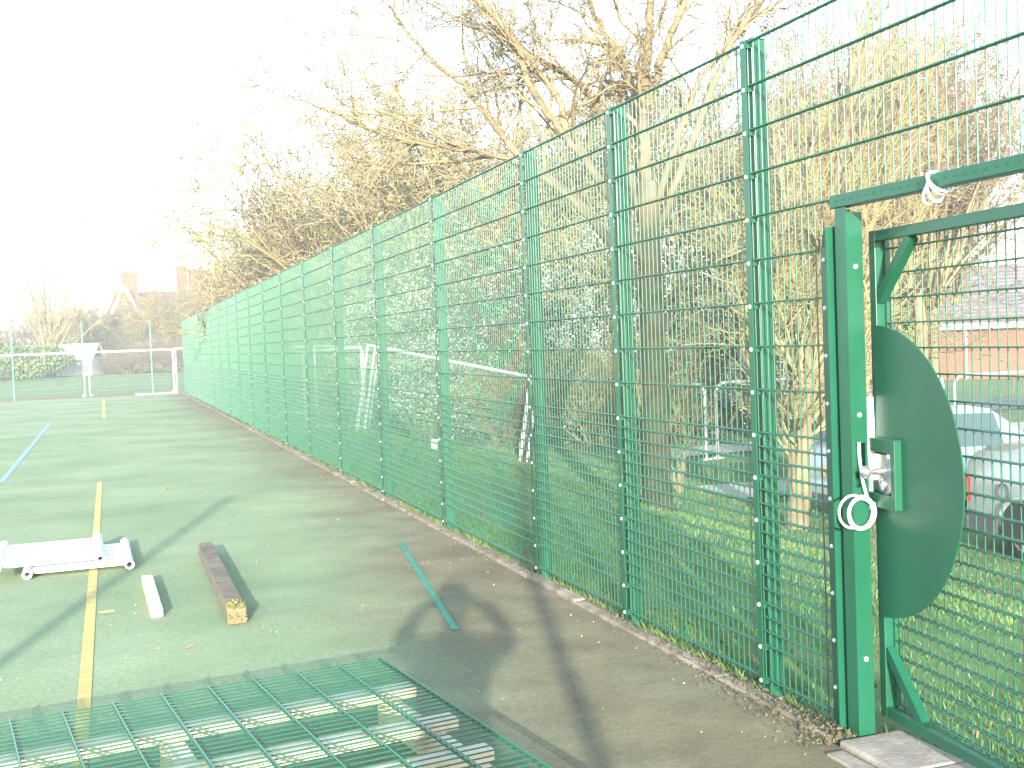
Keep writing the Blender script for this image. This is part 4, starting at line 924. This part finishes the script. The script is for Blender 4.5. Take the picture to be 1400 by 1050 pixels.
# ------------------------------------------------------------------ cars
def car(name, loc, rz, label, st, paint, L_, wheel_x, saloon):
    """body lofted through stations st: (x, z_sill, z_belt, z_top, half_sill, half_belt, half_top); x=0 is the rear bumper, car faces +x"""
    g = empty(name, loc, rz, label, 'car'); ring = []
    for (x, zs, zb, zt, ws, wb, wt) in st:
        zm = zs+(zb-zs)*.55
        ring.append([(x, -ws*.92, zs), (x, -ws, zs+.10), (x, -(wb+.035), zm), (x, -wb, zb-.03), (x, -wb+.03, zb), (x, -wt-.02, zt-.07), (x, -wt+.06, zt-.01), (x, 0, zt+.015), (x, wt-.06, zt-.01), (x, wt+.02, zt-.07), (x, wb-.03, zb), (x, wb, zb-.03), (x, wb+.035, zm), (x, ws, zs+.10), (x, ws*.92, zs)])
    n = len(ring); m_ = len(ring[0]); body = MB(); sw = {-1: MB(), 1: MB()}; fr = {'rear': MB(), 'front': MB()}; low = MB()
    for i in range(n-1):
        cab0 = st[i][3]-st[i][2]; cab1 = st[i+1][3]-st[i+1][2]; rise = cab1-cab0
        for j in range(m_-1):
            q = [ring[i][j], ring[i+1][j], ring[i+1][j+1], ring[i][j+1]]; dest = body
            wx = st[i+1][0]-st[i][0]
            if j in (4, 9) and cab0 > .18 and cab1 > .18 and wx > .12: dest = sw[-1 if j == 4 else 1]
            elif j in (6, 7) and abs(rise) > .22: dest = fr['rear' if rise > 0 else 'front']
            elif j in (0, 13): dest = low
            dest.add(q, [(0, 1, 2, 3)])
    body.add(ring[0], [tuple(range(m_))]); body.add(ring[-1], [tuple(range(m_-1, -1, -1))])
    def fin(b, nm, M, par=g, sm='all'):
        if not b.f: return None
        o = b.build(nm, M, par, smooth=sm)
        bm = bmesh.new(); bm.from_mesh(o.data); bmesh.ops.remove_doubles(bm, verts=bm.verts, dist=.001); bmesh.ops.recalc_face_normals(bm, faces=bm.faces); bm.to_mesh(o.data); bm.free()
        for p in o.data.polygons: p.use_smooth = True
        o.data.set_sharp_from_angle(angle=rad(42)); return o
    fin(body, 'body', paint); fin(sw[-1], 'side_window', GLASS); fin(sw[1], 'side_window', GLASS); fin(fr['rear'], 'rear_window', GLASS); fin(fr['front'], 'windscreen', GLASS); fin(low, 'sill_trim', DARK_PL)
    hw = st[len(st)//2][4]
    for wx in wheel_x:
        for s in (-1, 1):
            w_ = MB().lathe([(.19, -.02), (.30, -.03), (.315, .0), (.315, .16), (.30, .19), (.19, .18)], 28, (wx, 0, .315), 'y'); wo_ = w_.build('wheel', BLACK_R, g, smooth='all'); wo_.location = (0, s*(hw-.02)-(.16 if s > 0 else 0), 0)
            rb = MB(); ys_ = (-.022 if s < 0 else .182); rb.lathe([(.195, ys_), (.205, ys_), (.205, .08), (.195, .08)], 28, (wx, 0, .315), 'y'); rb.lathe([(.0001, ys_), (.05, ys_), (.05, .08)], 16, (wx, 0, .315), 'y')
            for k in range(7):
                a = 2*pi*k/7; rb.bar((wx+.04*cos(a), ys_+(.012 if s < 0 else -.012), .315+.04*sin(a)), (wx+.2*cos(a), ys_+(.012 if s < 0 else -.012), .315+.2*sin(a)), .022, .045, (-sin(a), 0, cos(a)))
            rb.build('rim', ALLOY, wo_)
            ab = MB(); poly = [(wx+.355*cos(a), s*(hw+.012), .315+.355*sin(a)) for a in [pi*i/18 for i in range(19)]]
            ab.prism(poly+[(wx-.355, s*(hw+.012), .20), (wx+.355, s*(hw+.012), .20)], (0, -s*.03, 0)); ab.build('wheel_well', BLACK_R, g)
            tb = MB(); tb.tube([(wx+.385*cos(a), s*(hw+.018), .315+.385*sin(a)) for a in [rad(22)+rad(136)*i/16 for i in range(17)]], .028, 6); tb.build('wheel_arch', paint, g, smooth='all')
    for s in (-1, 1):
        MB().prism([(st[-6][0]-.35, s*(hw+.02), st[-6][2]+.02), (st[-6][0]-.12, s*(hw+.02), st[-6][2]), (st[-6][0]-.12, s*(hw+.02), st[-6][2]+.15), (st[-6][0]-.30, s*(hw+.02), st[-6][2]+.17)], (0, s*.18, 0)).build('mirror', paint, g, bevel=.03)
    return g
SALOON = [(0, 0.32, 0.55, 0.66, 0.62, 0.66, 0.5), (0.06, 0.26, 1.049, 1.122, 0.78, 0.76, 0.62), (0.22, 0.24, 1.159, 1.22, 0.82, 0.79, 0.68), (0.75, 0.24, 1.183, 1.244, 0.84, 0.82, 0.68), (1.35, 0.24, 1.171, 1.496, 0.85, 0.83, 0.6), (1.42, 0.24, 1.165, 1.518, 0.85, 0.83, 0.6), (2.1, 0.24, 1.147, 1.573, 0.85, 0.83, 0.58), (2.18, 0.24, 1.147, 1.573, 0.85, 0.83, 0.58), (2.75, 0.24, 1.122, 1.518, 0.85, 0.82, 0.57), (3.35, 0.24, 1.098, 1.147, 0.84, 0.8, 0.66), (4, 0.26, 0.976, 1.025, 0.8, 0.74, 0.6), (4.3, 0.3, 0.732, 0.781, 0.68, 0.62, 0.5)]
HATCH = [(0, .34, .62, .68, .70, .70, .60), (.05, .28, .90, .96, .79, .78, .66), (.12, .26, .97, 1.02, .82, .80, .70), (.42, .24, .99, 1.40, .83, .82, .60), (.50, .24, .99, 1.42, .83, .82, .60), (1.2, .24, .97, 1.48, .84, .83, .60), (1.27, .24, .97, 1.48, .84, .83, .60), (2.15, .24, .94, 1.44, .84, .83, .58), (2.85, .24, .93, .98, .84, .82, .68), (3.6, .26, .82, .86, .80, .76, .62), (3.95, .3, .58, .62, .66, .62, .5)]
cz = -.93
c1 = car('parked_car', (7.22, 10.9, cz), rad(-90), 'bright silver saloon car parked side on, its rear wheel at the right picture edge', SALOON, CAR_A, 4.3, (1.02, 3.5), True)
lb = MB(); lb.box(.0, .11, -.80, -.58, .62, .90); lb.box(.0, .11, .58, .80, .62, .90)
b = MB(); b.box(-.005, .15, -.815, -.60, .56, .86); b.build('tail_lamp', RED_L, c1, bevel=.03)
b = MB(); b.box(-.005, .15, .60, .815, .56, .86); b.build('tail_lamp', RED_L, c1, bevel=.03)
b = MB(); b.box(-.05, .62, -.86, -.70, .22, .47); b.box(-.06, .05, -.70, .70, .22, .47); b.box(-.05, .62, .70, .86, .22, .47); b.build('rear_bumper', DARK_PL, c1, bevel=.04)
MB().lathe([(.085, -.872), (.092, -.872), (.092, -.85), (.085, -.85)], 20, (.72, 0, .74), 'y').build('fuel_flap', DARK_PL, c1)
c2 = car('parked_car', (6.35, 13.25, cz), rad(2), 'pale blue silver hatchback parked with its rear and yellow number plate toward the fence', HATCH, CAR_B, 3.95, (.72, 3.15), False)
b = MB(); b.box(-.10, .16, -.80, .80, .24, .52); b.build('rear_bumper', CAR_B, c2, bevel=.06)
b = MB(); b.box(-.115, -.098, -.55, .55, .24, .36); b.build('bumper_trim', DARK_PL, c2)
pl = MB().box(-.035, -.02, -.26, .26, .60, .71).build('number_plate', AMBER_PLATE, c2)
b = MB(); rr = random.Random(5)
for i in range(7):
    if i == 4: continue
    y0 = .215-.065*i; b.box(-.0375, -.0355, y0-.045, y0-.032, .62, .69); b.box(-.0375, -.0355, y0-.012, y0, .62, .69); b.box(-.0375, -.0355, y0-.032, y0-.012, .678 if i % 2 else .62, .69 if i % 2 else .632)
b.build('plate_characters', BLACK_R, pl)
for s in (-1, 1): MB().box(-.01, .12, s*.74-.07, s*.74+.07, .66, .95).build('tail_lamp', RED_L, c2, bevel=.03)
b = MB(); b.box(-.01, .02, -.10, -.03, .83, .865); b.box(-.01, .02, .03, .10, .83, .865); b.build('tailgate_handle', DARK_PL, c2)

# ------------------------------------------------------------------ pale volume added to stand in for veiling glare and overexposure
HZ = bpy.data.materials.new('glare_haze'); HZ.use_nodes = True; n = HZ.node_tree; n.nodes.clear()
ho = n.nodes.new('ShaderNodeOutputMaterial'); pv = n.nodes.new('ShaderNodeVolumePrincipled'); pv.inputs['Color'].default_value = (.93, .95, .97, 1); pv.inputs['Density'].default_value = 0.0027; pv.inputs['Anisotropy'].default_value = 0.0
n.links.new(pv.outputs[0], ho.inputs['Volume'])
hz_o = MB().box(-410, 410, -410, 410, -2.2, 15.0).build('glare_volume', HZ); tag(hz_o, kind='stuff')
